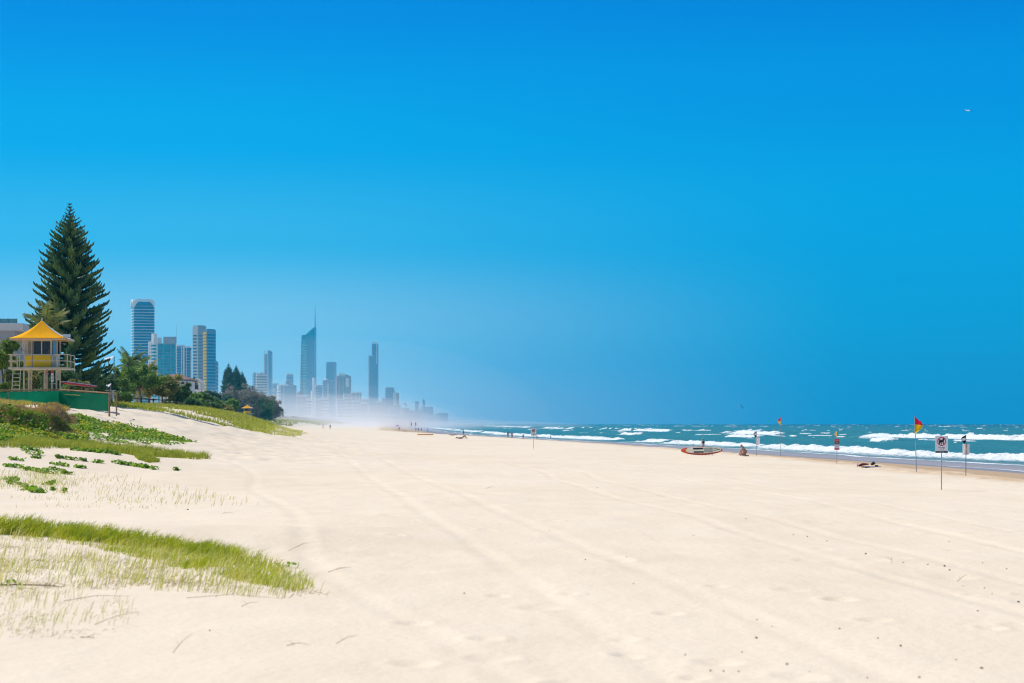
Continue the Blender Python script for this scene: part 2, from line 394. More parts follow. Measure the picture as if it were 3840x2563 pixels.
bld('apartment_tower', 'blue glass tower with a bright yellow stripe of balconies down its left edge', 763, 776, 805, 1238, 3250, 38, blu,
    fins=[('balcony', 'L', .0, 1., 1.6, yell, .0+.034*k, .0+.034*k+.024) for k in range(29)]+[('window_strip', 'R', .05, .95, .15, glass, .02+.034*k, .02+.034*k+.020) for k in range(28)],
    roofs=[('crown', .1, .9, .1, .9, 1, 1.01, glass)])
bld('apartment_block', 'lower blue block with stepped balconies right of the yellow striped tower', 800, 803, 814, 1358, 3300, 60, blu,
    band=('balcony', offw, 14, .2, 1.2))
# middle distance
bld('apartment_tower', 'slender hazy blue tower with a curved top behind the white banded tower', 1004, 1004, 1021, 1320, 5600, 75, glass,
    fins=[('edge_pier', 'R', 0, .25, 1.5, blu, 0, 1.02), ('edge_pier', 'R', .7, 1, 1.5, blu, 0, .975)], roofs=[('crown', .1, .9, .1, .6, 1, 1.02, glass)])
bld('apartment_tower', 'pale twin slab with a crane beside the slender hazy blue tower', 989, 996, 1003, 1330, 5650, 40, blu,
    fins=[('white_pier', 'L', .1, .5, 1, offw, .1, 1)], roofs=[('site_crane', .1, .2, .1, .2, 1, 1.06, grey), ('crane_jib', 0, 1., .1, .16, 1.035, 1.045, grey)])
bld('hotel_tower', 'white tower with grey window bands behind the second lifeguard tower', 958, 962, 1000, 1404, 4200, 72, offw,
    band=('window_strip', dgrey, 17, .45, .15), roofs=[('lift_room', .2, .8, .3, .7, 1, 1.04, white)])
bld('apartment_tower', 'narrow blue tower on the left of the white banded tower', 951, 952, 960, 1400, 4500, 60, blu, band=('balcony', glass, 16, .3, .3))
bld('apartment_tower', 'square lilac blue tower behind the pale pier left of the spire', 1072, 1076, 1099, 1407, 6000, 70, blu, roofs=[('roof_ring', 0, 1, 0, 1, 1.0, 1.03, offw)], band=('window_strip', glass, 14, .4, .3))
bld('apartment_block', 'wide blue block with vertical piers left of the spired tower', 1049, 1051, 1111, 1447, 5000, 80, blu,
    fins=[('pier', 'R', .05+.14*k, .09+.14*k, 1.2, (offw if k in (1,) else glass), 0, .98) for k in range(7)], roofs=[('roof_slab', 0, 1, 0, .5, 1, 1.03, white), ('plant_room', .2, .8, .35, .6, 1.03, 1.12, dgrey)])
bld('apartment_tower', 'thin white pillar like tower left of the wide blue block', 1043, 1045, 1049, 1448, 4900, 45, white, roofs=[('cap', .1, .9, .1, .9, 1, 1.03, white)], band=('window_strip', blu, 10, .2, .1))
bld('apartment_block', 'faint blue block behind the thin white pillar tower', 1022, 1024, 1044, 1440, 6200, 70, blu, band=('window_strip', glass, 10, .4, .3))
# the spired tower
YQ = 6500.; kq = YQ/F
q = thing('skyscraper', 'tallest blue green tower with a slanted roof and long spire', 'building', ((1153-1920)*kq, YQ, 4))
zq = lambda v: (HOR-v)*kq
out = [(1123, 1600), (1129, 1300), (1131, 1258), (1146, 1256), (1160, 1243), (1178, 1228), (1182, 1228), (1182, 1600)]
MB().prism([((u-1153)*kq, zq(v)) for u, v in out], lambda a, z: (a, 0, z), lambda a, z: (a, 38, z)).build('wall', glass, q)
MB().prism([((u-1153)*kq, zq(v)) for u, v in [(1125, 1600), (1131, 1300), (1132, 1275), (1150, 1275), (1150, 1600)]], lambda a, z: (a, -1.5, z), lambda a, z: (a, -.02, z)).build('glass_bay', teal, q)
MB().prism([((u-1153)*kq, zq(v)) for u, v in [(1150, 1255), (1160, 1246), (1177, 1231), (1177, 1262), (1150, 1275)]], lambda a, z: (a, -1.2, z), lambda a, z: (a, -.02, z)).build('crown_glass', teal, q)
MB().box((1131-1153)*kq, (1135-1153)*kq, -3, -1.52, 0, zq(1330)).build('dark_slot', navy, q)
MB().box((1179-1153)*kq, (1183-1153)*kq, -2.5, -.02, 0, zq(1228)).build('edge_rib', blu, q)
MB().tube([((1181-1153)*kq, 6, zq(1235)), ((1181-1153)*kq, 6, zq(1141))], [1.9, .35], 6).build('spire', grey, q)
for k in range(24): 
    if k == 0: fl = MB().box(-20.2, -2.1, -2.1, -1.52, 0, .9).build('floor_line', offw, q)
    else: f2 = fl.copy(); COL.objects.link(f2)
    (fl if k == 0 else f2).location = (0, 0, 40+k*7.4)
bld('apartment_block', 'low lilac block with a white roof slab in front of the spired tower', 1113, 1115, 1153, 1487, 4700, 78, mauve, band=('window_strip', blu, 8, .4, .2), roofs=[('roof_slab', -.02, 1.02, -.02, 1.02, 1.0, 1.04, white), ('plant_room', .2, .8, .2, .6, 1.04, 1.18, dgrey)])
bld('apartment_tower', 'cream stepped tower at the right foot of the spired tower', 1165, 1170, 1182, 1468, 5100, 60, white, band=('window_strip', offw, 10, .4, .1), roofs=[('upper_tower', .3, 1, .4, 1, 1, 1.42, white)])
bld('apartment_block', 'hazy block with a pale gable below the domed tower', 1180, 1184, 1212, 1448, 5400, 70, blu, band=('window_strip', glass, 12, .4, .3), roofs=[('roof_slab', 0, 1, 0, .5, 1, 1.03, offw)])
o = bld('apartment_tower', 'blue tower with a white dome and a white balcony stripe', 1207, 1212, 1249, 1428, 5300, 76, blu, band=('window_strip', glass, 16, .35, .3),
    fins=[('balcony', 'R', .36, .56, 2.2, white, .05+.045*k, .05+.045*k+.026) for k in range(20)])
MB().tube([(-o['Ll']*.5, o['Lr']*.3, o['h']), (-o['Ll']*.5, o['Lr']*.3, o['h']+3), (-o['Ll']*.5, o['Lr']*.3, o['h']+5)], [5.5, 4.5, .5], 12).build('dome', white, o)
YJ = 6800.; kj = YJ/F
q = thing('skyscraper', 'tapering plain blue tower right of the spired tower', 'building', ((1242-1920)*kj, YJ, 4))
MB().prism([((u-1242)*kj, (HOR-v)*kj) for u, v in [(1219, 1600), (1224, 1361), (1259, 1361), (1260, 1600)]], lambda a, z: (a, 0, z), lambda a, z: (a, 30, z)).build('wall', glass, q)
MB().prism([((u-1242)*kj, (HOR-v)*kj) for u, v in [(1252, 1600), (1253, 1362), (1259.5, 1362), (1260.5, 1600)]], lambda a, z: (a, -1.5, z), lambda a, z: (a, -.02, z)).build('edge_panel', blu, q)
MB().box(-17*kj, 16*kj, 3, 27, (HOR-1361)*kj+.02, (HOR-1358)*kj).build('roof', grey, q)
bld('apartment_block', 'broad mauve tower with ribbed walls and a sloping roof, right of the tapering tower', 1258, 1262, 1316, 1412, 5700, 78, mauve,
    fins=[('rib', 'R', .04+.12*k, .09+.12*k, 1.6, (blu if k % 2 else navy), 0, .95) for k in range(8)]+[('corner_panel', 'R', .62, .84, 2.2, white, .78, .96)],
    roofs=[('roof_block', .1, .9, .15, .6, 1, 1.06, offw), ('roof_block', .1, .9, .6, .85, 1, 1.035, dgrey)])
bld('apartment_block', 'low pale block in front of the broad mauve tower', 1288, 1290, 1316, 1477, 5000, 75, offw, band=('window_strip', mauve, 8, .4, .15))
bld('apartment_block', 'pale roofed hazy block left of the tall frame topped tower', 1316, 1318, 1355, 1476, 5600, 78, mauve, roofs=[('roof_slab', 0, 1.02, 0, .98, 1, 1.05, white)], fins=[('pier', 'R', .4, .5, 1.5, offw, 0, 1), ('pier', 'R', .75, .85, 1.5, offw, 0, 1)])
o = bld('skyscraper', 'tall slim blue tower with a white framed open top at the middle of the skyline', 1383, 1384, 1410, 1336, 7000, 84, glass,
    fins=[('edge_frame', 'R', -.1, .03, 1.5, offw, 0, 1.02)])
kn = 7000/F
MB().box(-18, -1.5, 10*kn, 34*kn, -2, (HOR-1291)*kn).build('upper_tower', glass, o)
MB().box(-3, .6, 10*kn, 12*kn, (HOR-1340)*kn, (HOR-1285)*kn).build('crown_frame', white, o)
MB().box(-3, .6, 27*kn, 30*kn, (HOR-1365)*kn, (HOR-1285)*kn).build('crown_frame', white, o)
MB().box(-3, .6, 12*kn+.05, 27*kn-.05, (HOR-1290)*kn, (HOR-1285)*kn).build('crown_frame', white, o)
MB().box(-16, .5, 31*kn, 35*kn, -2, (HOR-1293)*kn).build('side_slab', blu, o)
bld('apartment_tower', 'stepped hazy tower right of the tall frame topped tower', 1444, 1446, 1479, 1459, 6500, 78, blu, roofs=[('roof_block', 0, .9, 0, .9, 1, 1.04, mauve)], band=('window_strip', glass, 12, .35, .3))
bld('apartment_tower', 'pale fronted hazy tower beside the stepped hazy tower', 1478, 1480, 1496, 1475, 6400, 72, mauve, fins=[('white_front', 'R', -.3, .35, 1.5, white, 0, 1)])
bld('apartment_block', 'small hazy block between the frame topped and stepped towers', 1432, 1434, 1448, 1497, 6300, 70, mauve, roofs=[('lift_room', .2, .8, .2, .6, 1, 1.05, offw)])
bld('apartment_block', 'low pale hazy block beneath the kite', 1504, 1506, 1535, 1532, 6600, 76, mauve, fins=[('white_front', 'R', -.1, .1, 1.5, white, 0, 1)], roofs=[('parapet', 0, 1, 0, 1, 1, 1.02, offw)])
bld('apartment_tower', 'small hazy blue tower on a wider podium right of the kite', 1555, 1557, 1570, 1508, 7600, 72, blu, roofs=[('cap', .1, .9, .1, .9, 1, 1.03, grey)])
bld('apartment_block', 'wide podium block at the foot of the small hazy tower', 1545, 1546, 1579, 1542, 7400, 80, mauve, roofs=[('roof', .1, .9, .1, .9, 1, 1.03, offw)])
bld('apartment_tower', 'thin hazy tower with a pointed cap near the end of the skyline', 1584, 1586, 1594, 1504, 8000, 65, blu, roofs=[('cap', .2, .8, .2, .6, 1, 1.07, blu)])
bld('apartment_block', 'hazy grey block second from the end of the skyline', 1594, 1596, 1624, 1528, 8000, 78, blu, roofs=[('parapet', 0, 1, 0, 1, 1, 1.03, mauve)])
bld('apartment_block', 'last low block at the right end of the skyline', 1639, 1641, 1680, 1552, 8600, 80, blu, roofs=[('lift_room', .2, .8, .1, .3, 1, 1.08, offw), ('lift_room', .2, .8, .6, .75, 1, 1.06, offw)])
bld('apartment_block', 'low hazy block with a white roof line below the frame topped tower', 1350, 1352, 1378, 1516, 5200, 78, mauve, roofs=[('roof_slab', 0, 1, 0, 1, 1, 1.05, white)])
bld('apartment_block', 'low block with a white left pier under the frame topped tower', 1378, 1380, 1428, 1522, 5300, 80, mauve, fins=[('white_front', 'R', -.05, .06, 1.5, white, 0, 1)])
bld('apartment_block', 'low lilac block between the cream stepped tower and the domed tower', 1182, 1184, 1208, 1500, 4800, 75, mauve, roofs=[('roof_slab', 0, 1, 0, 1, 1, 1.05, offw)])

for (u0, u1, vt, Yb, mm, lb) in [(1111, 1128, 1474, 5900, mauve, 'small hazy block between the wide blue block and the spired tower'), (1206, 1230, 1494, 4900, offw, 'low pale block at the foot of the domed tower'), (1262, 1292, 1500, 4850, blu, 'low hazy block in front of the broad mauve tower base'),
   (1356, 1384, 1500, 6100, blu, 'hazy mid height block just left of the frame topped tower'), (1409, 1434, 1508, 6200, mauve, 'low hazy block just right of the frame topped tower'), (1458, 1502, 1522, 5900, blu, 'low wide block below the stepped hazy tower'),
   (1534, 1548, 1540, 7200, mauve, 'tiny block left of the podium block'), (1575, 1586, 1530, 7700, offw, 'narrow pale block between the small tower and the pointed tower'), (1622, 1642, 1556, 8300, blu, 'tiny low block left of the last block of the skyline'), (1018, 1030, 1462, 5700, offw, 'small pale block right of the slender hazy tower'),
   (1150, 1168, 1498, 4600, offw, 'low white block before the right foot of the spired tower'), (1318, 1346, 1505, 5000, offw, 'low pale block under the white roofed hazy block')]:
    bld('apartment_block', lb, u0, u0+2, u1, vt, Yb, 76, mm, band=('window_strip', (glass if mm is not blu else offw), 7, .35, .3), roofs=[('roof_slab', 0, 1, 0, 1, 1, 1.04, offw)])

# ------------------------------------------------------------------ foliage helpers

def leaves(rs, cen, rr, n, size, flat=.0, shell=.55):
    """n rhombic leaves in an ellipsoid (centre, radii)"""
    dv = rs.normal(size=(n, 3)); dv /= np.linalg.norm(dv, axis=1)[:, None]
    q = np.asarray(cen)+dv*np.asarray(rr)*(shell+(1-shell)*rs.rand(n, 1)**.5)*(.72+.5*rs.rand(n, 1))
    a = rs.normal(size=(n, 3)); a[:, 2] *= (1-flat); a /= np.linalg.norm(a, axis=1)[:, None]
    b = np.cross(a, rs.normal(size=(n, 3))); b /= np.linalg.norm(b, axis=1)[:, None]
    s = size*(.6+.8*rs.rand(n, 1))
    return np.stack([q-a*s, q-b*s*.42, q+a*s, q+b*s*.42], 1)
def quads(name, Q, m, parent=None):
    Q = np.concatenate(Q) if isinstance(Q, list) else Q
    return npmesh(name, Q.reshape(-1, 3), np.arange(len(Q)*4).reshape(-1, 4), m, parent)
bark = mat('pale_bark', (.38, .30, .22), .9, .2, 2., bump=.4)
dbark = mat('dark_bark', (.11, .085, .06), .9, .2, 2., bump=.4)
LF = {'mid': leafm('leaf_mid_green', (.27, .40, .06), (.075, .17, .055), 1.2, .45), 'dark': leafm('leaf_dark_green', (.16, .26, .07), (.045, .115, .05), 1.2, .42),
      'olive': leafm('leaf_olive', (.42, .38, .11), (.13, .17, .055), 1.2, .45), 'grey': leafm('leaf_grey_brown', (.40, .33, .26), (.15, .16, .13), .35, .4),
      'lime': leafm('leaf_lime', (.24, .32, .03), (.06, .14, .02), 3), 'pine': leafm('leaf_pine', (.19, .29, .055), (.03, .12, .085), .7), 'blue': leafm('leaf_blue_green', (.14, .24, .15), (.05, .13, .10), .8)}
def broadleaf(name, label, loc, h, wd, lf, seed, trunk=.45, nb=11, nl=420, size=.16, cat='tree', group=None, bk=None, rz=0):
    rs = np.random.RandomState(seed); o = thing(name, label, cat, loc, rz, group)
    tk = MB(); Q = []
    th = h*trunk; lean = rs.uniform(-.1, .1, 2)*h
    base = Vector((0, 0, -.3)); fork = Vector((lean[0]*.5, lean[1]*.5, th))
    tk.tube([base, (base+fork)/2+Vector((rs.uniform(-.1, .1)*wd*.3, 0, 0)), fork], [.035*h, .027*h, .022*h], 7)
    for k in range(nb):
        a = 2*math.pi*(k/nb)+rs.uniform(-.4, .4); r = wd*.5*math.sqrt(rs.uniform(.05, 1))*.72
        z = th+(h-th)*rs.uniform(.12, .82)*(1-.35*(r/(wd*.5))**2)
        c = Vector((lean[0]+r*math.cos(a), lean[1]+r*math.sin(a), z))
        mdp = fork*.5+c*.5+Vector((0, 0, -.06*h))
        tk.tube([fork, mdp, c], [.017*h, .011*h, .005*h], 5)
        br = wd*rs.uniform(.15, .25); Q.append(leaves(rs, c, (br, br, br*rs.uniform(.6, .85)), nl, size))
        for _ in range(3):
            c2 = c+Vector(rs.normal(size=3))*br*.8; b2 = br*rs.uniform(.35, .55)
            Q.append(leaves(rs, c2, (b2, b2, b2*.7), nl//5, size))
    tk.build('trunk', bk or bark, o, True); quads('crown', Q, lf, o); return o
def bush(name, label, loc, h, wd, lf, seed, nb=9, nl=300, size=.13, cat='shrub', group=None):
    rs = np.random.RandomState(seed); o = thing(name, label, cat, loc, 0, group); Q = []; tk = MB()
    for k in range(nb):
        a = rs.uniform(0, 6.28); r = wd*.5*math.sqrt(rs.rand())*.75; z = h*rs.uniform(.25, .72)*(1-.4*(2*r/wd)**2)
        c = (r*math.cos(a), r*math.sin(a), z); br = wd*rs.uniform(.16, .26)
        tk.tube([(r*.3*math.cos(a), r*.3*math.sin(a), -.2), (r*.6*math.cos(a), r*.6*math.sin(a), z*.5), c], [.05, .035, .015], 5)
        Q.append(leaves(rs, c, (br, br, min(br*.8, h*.34)), nl, size))
    tk.build('stem', dbark, o); quads('crown', Q, lf, o); return o
def norfolk(name, label, loc, h, wd, seed, lf, detail=1., z0=.05, group=None, step=.47, fat=1.):
    """whorled conifer: each branch a spray of rope-like upcurved branchlets"""
    rs = np.random.RandomState(seed); o = thing(name, label, 'tree', loc, 0, group)
    MB().tube([(0, 0, -.5), (0, 0, h*.5), (0, 0, h)], [.018*h+.05, .011*h+.03, .012], 8).build('trunk', dbark, o, True)
    cr = MB(); limb = MB(); z = z0*h
    while z < h-.12:
        f = (h-z)/h
        Lm = wd*.5*(1-(1-f)**2.1) if f < .86 else wd*.5*(1-(f-.86)*1.6)
        Lm = max(.16, Lm)
        nb = 8 if f > .1 else 5; ph = rs.uniform(0, 6.28)
        for b in range(nb):
            a = ph+6.283*b/nb+rs.uniform(-.2, .2); L = Lm*rs.uniform(.74, 1.06)
            if f < .15: L *= .95
            dx, dy = math.cos(a), math.sin(a); up = rs.uniform(.04, .17)+.26*(1-f)**2; sag = rs.uniform(.05, .16)*f
            def bp(s, L=L): return Vector((dx*L*s, dy*L*s, z+L*(up*s*s*1.15-sag*math.sin(math.pi*s)+.10*s)))
            ns = 5
            limb.tube([bp(i/(ns-1)) for i in range(ns)], [.035*(1-.8*i/(ns-1))+.006 for i in range(ns)], 4)
            nbr = max(3, int(L*6.2*detail))
            side = Vector((-dy, dx, 0))
            for i in range(nbr+1):
                s = .14+.86*i/nbr; c = bp(s)
                tgt = (bp(min(1, s+.05))-bp(s-.05)).normalized()
                for sg in ((-1, 1) if i < nbr else (0,)):
                    bl = (.15+.34*(1-abs(s-.5)))*fat*min(1, L*.55)*rs.uniform(.7, 1.25)
                    dr = (tgt*.75+side*sg*.9+Vector((0, 0, .18+rs.uniform(-.12, .2)))).normalized()
                    r0 = (.07+.025*rs.rand())*min(1, .5+L*.28)*fat
                    e = c+dr*bl
                    cr.tube([c, c+dr*bl*.5, e+Vector((0, 0, bl*.28))], [r0*.75, r0, r0*.35], 4, cap=False)
        z += max(.16, step*(.55+.45*f)*rs.uniform(.85, 1.15))
    limb.build('branch_set', dbark, o); cr.build('crown', lf, o, True); return o
def palm(name, label, loc, h, fl, seed, nf=15, m=None, cat='palm', dead=2, lean=(0, 0), group=None):
    rs = np.random.RandomState(seed); o = thing(name, label, cat, loc, 0, group)
    top = Vector((lean[0], lean[1], h))
    MB().tube([(0, 0, -.3), (lean[0]*.35, lean[1]*.35, h*.5), top], [.17, .13, .12], 8).build('trunk', bark, o, True)
    for k in range(nf):
        a = 6.283*k/nf*2.4+rs.uniform(-.3, .3); el = rs.uniform(-.25, 1.25) if k % 3 else rs.uniform(.8, 1.45)
        L = fl*rs.uniform(.8, 1.1); Q = []; pts = []
        hd = Vector((math.cos(a), math.sin(a), 0))
        p = top.copy(); e = el; ns = 9
        for i in range(ns+1):
            pts.append(p.copy()); p = p+(hd*math.cos(e)+Vector((0, 0, math.sin(e))))*L/ns; e -= rs.uniform(.08, .16)*(1.3 if el < .8 else .8)
        sd = hd.cross(Vector((0, 0, 1)))
        for i in range(1, 4*ns):
            s = i/(4*ns)*ns; q0 = pts[int(s)].lerp(pts[min(ns, int(s)+1)], s-int(s)); tg = (pts[min(ns, int(s)+1)]-pts[int(s)]).normalized()
            ll = L*.26*math.sin(math.pi*min(1, .12+.88*(s/ns)))**.7
            for sg in (-1, 1):
                dv = (sd*sg*.9+tg*.65+Vector((0, 0, rs.uniform(-.55, .05)))).normalized(); wv_ = tg*.022*fl*.5
                e0 = q0+dv*ll*rs.uniform(.8, 1.1)+Vector((0, 0, -ll*.12))
                Q.append([q0-wv_, q0+wv_, q0+dv*ll*.5+wv_*.9, e0])
        fr = quads('frond', np.array([[list(v) for v in x] for x in Q]), m or LF['olive'], o)
        MB().tube(pts, [.03*(1-.8*i/ns)+.006 for i in range(ns+1)], 4).build('rachis', LF['olive'], fr)
    return o

# ------------------------------------------------------------------ the lifeguard tower
cream = mat('cream_timber', (.60, .53, .38), .7, .12, 3.)
cabin_y = mat('yellow_cabin_paint', (.90, .56, .01), .6, .05, 2.)
roof_y = mat('yellow_roof_fabric', (.95, .45, .002), .85, .04, 1.5, spec=.08, trans=.15)
roof_w = mat('white_roof_fabric', (.75, .74, .70), .5, .06, 2.)
tealp = mat('teal_paint', (.02, .30, .36), .5)
alu = mat('grey_frame_paint', (.50, .51, .52), .4, .08, 4., spec=.5)
mgl, t, n, l, p = nodes('clear_glass'); p.inputs['Base Color'].default_value = (.03, .04, .05, 1); p.inputs['Roughness'].default_value = .05; p.inputs['Alpha'].default_value = .45
pinkr = mat('red_paint', (.62, .05, .06), .45, .08, 4.)
mblk = mat('black_plastic', (.015, .015, .02), .5, .1, 8.)
def guard_tower(label, loc, rz, full=True, s=1.):
    o = thing('lifeguard_tower', label, 'lifeguard tower', loc, rz); o.scale = (s,)*3
    zf, ze, za = 1.62, 3.44, 4.62
    E = 1.79; ns = 12
    def rf(name, faces, m, lift=0, r0=0., r1=1., par=o):
        mb = MB()
        for k in faces:
            a = k*math.pi/2
            ex = Vector((math.cos(a), math.sin(a), 0)); ey = Vector((-math.sin(a), math.cos(a), 0))
            vs = []; fs = []
            for i in range(ns+1):
                r = r0+(r1-r0)*i/ns; zz = ze+(za-ze)*(.62*(1-r)**2+.38*(1-r))+lift
                for jj in range(7):
                    w_ = -1+2*jj/6; bow = 1-.035*(1-w_*w_)*r
                    vs.append(ex*E*r*bow+ey*E*r*w_+Vector((0, 0, zz-.05*(1-w_*w_)*r*(1-r)*2)))
            for i in range(ns):
                for jj in range(6): fs.append((i*7+jj, (i+1)*7+jj, (i+1)*7+jj+1, i*7+jj+1))
            mb.add(vs, fs)
        ob = mb.build(name, m, par, True)
        md = ob.modifiers.new('thick', 'SOLIDIFY'); md.thickness = .025; return ob
    roof = rf('roof', (1, 2, 3), roof_y); rf('roof_panel', (0,), roof_w)
    MB().tube([(0, 0, za-.03), (0, 0, za+.16)], [.05, .02], 8).build('finial', white, o)
    ed = MB()
    for k in range(4):
        a = k*math.pi/2; M = Matrix.Rotation(a, 4, 'Z'); ed.box(E-.06, E, -E, E, ze-.10, ze-.035, M)
    ed.build('eave_trim', cream, o)
    # cabin 2.28 m wide with clipped corners
    c0, ch = 1.14, .34
    oc = [(-c0, -c0+ch), (-c0+ch, -c0), (c0-ch, -c0), (c0, -c0+ch), (c0, c0-ch), (c0-ch, c0), (-c0+ch, c0), (-c0, c0-ch)]
    if full: oc[0] = (-c0, -c0); oc[1] = (-c0+.02, -c0-.001)
    MB().prism(oc, lambda x, y: (x*.985, y*.985, zf+.02), lambda x, y: (x*.985, y*.985, zf+.78)).build('lower_wall', cabin_y if not full else cream, o)
    MB().prism(oc, lambda x, y: (x, y, zf+.78), lambda x, y: (x, y, zf+.84)).build('sill', alu, o)
    MB().box(-c0+.03, c0-.03, c0-.12, c0-.08, zf+.85, ze-.12).build('rear_wall', mblk, o)
    posts = MB()
    for x, y in [oc[0], oc[2], oc[3], oc[4], oc[5], oc[6], oc[7]]: posts.box(x-.045, x+.045, y-.045, y+.045, zf+.84, ze-.05)
    posts.build('corner_post', cream, o)
    MB().box(-2.05, 2.05, -2.0, 2.0, zf-.10, zf).build('deck', cream, o)
    if full:
        y = -c0
        MB().box(-1.0, -.57, y-.03, y+.0, zf+.10, zf+.75).build('wall_panel', cabin_y, o)
        MB().box(-.46, .76, y-.03, y+.0, zf+.03, zf+.77).build('wall_panel', cabin_y, o)
        dr = MB()
        for x0, x1 in ((-1.05, -1.0), (-.57, -.52)): dr.box(x0, x1, y-.04, y-.002, zf+.04, ze-.11)
        dr.box(-1.0, -.57, y-.04, y-.002, zf+.04, zf+.10).build('door_frame', alu, o)
        ms = MB()
        for k in range(-9, 12):
            for sg in (-1, 1):
                xa = -1.0+.09*k; pts = []
                for q in range(0, 41):
                    xx = xa+sg*.93*q/40*.62; zz = zf+.86+.93*q/40
                    if -1.0 <= xx <= -.57: pts.append((xx, y-.02, zz))
                if len(pts) > 1: ms.tube([pts[0], pts[-1]], .011, 4)
        ms.build('security_mesh', cream, o)
        wf = MB()
        for x0, x1 in ((-.48, -.44), (.10, .17), (.72, .78)): wf.box(x0, x1, y-.045, y-.003, zf+.84, ze-.11)
        wf.box(-.44, .10, y-.045, y-.003, ze-.16, ze-.11); wf.box(.17, .72, y-.045, y-.003, ze-.16, ze-.11)
        wfo = wf.build('window_frame', cream, o)
        MB().box(-.44, .10, y+.02, y+.03, zf+.85, ze-.17).build('pane', mgl, wfo)
        MB().box(.17, .72, y+.02, y+.03, zf+.85, ze-.17).build('pane', mgl, wfo)
        # clipped corner window with blue sky glass
        a0 = Vector((c0-ch, -c0, 0)); a1 = Vector((c0, -c0+ch, 0)); nn = Vector((1, -1, 0)).normalized()*.02
        def onc(f, z, k=0): v = a0.lerp(a1, f)+nn*k; return (v.x, v.y, z)
        bw = MB(); bw.add([onc(.25, zf+.87, 1), onc(.8, zf+.87, 1), onc(.8, ze-.14, 1), onc(.25, ze-.14, 1), onc(.25, zf+.87, -1), onc(.8, zf+.87, -1), onc(.8, ze-.14, -1), onc(.25, ze-.14, -1)],
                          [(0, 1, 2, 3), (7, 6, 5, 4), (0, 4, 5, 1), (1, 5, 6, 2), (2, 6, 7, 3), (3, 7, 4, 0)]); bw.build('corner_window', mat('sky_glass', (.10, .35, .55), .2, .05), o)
        for x0, nm, f in ((.0, 'notice', 0),):
            nb_ = MB(); nb_.add([onc(.1, zf+.40, 1.4), onc(.9, zf+.40, 1.4), onc(.9, zf+.68, 1.4), onc(.1, zf+.68, 1.4), onc(.1, zf+.40, .3), onc(.9, zf+.40, .3), onc(.9, zf+.68, .3), onc(.1, zf+.68, .3)],
                   [(0, 1, 2, 3), (7, 6, 5, 4), (0, 4, 5, 1), (1, 5, 6, 2), (2, 6, 7, 3), (3, 7, 4, 0)]); no_ = nb_.build('notice', white, o)
            for z in (.46, .53, .6): 
                lb = MB(); lb.add([onc(.2, zf+z, 1.7), onc(.8, zf+z, 1.7), onc(.75, zf+z+.03, 1.7), onc(.2, zf+z+.03, 1.7)], [(0, 1, 2, 3)]); lb.build('print_line', mblk, no_)
        # railings
        rl_ = MB()
        for z in (.40, .80):
            for x0, x1 in ((-2.03, 2.03),): rl_.box(x0, x1, -1.97, -1.93, zf+z-.025, zf+z+.025) if z < .5 else (rl_.box(-2.03, -1.1, -1.97, -1.93, zf+z-.025, zf+z+.025), rl_.box(1.1, 2.03, -1.97, -1.93, zf+z-.025, zf+z+.025))
            rl_.box(1.98, 2.03, -1.925, 1.97, zf+z-.025, zf+z+.025); rl_.box(-2.03, -1.98, -1.925, 1.97, zf+z-.025, zf+z+.025)
        rl_.build('handrail', cream, o)
        for x, yy in ((-1.9, -1.95), (-1.28, -1.95), (-2.0, -.6), (-2.0, 1.9), (1.3, -1.95), (1.99, -1.95), (2.0, -.2), (2.0, 1.9)):
            MB().box(x-.03, x+.03, yy-.015, yy+.035, zf, zf+.78).build('rail_post', cream, o)
        ld = MB()
        for x in (-1.68, -1.17): ld.tube([(x-.06, -2.4, -.15), (x, -2.02, zf-.02)], .035, 6)
        ldo = ld.build('ladder', cream, o)
        for k in range(7): MB().tube([(-1.72+.012*k, -2.34+.055*k, .04+.235*k), (-1.20+.012*k, -2.34+.055*k, .04+.235*k)], .025, 6).build('rung', cream, ldo)
        sb = MB().box(.80, .98, -1.42, -1.39, zf-.88, zf-.18).build('sign_board', white, o)
        MB().box(.80, .98, -1.425, -1.421, zf-.36, zf-.18).build('sign_header', pinkr, sb)
        for k in range(4): MB().box(.83, .95, -1.425, -1.421, zf-.50-.09*k, zf-.47-.09*k).build('print_line', pinkr, sb)
        bb = MB().box(1.12, 1.40, -1.42, -1.39, zf-.78, zf-.15).build('sign_board', cream, o)
        for k in range(4): MB().box(1.16, 1.36, -1.425, -1.421, zf-.40-.08*k, zf-.38-.08*k).build('print_line', dgrey, bb)
        MB().box(.75, 1.15, -1.2, -1.12, zf-1.03, zf-.97).build('brace', cream, o)
        MB().tube([(1.50, .3, ze-.1), (1.50, .3, ze+.16)], .025, 6).build('bracket', alu, o)
        MB().box(1.27, 1.70, .1, .5, ze+.12, ze+.30).build('loudspeaker', white, o)
        tp = MB()
        tp.prism([(.52+.012*k, 0) for k in (0,)]+[(.60, .05), (.60, -.05)], lambda r, w_: (E*r+.03, E*w_, ze+(za-ze)*(.62*(1-r)**2+.38*(1-r))+.035), lambda r, w_: (E*r+.03, E*w_, ze+(za-ze)*(.62*(1-r)**2+.38*(1-r))+.02)).build('roof_emblem', tealp, o)
    for x, yy in ((-1.08, -1.2), (-.72, -.2), (.84, -1.2), (1.14, -1.1), (1.1, 1.1), (-1.08, 1.1)):
        MB().box(x-.05, x+.05, yy-.05, yy+.05, -.6, zf-.1).build('leg', cream, o)
    return o
tp = P3(158, 1473, 151.5); TX, TY = tp.x, tp.y; TZ = tp.z-.08
guard_tower('yellow roofed lifeguard tower on stilts beside the big pine', (TX, TY, TZ), R(3))
for ch in bpy.data.objects['lifeguard_tower'].children:
    if not ch.name.startswith(('roof', 'eave', 'finial', 'loud', 'bracket')): ch.scale = (.9, .9, 1)

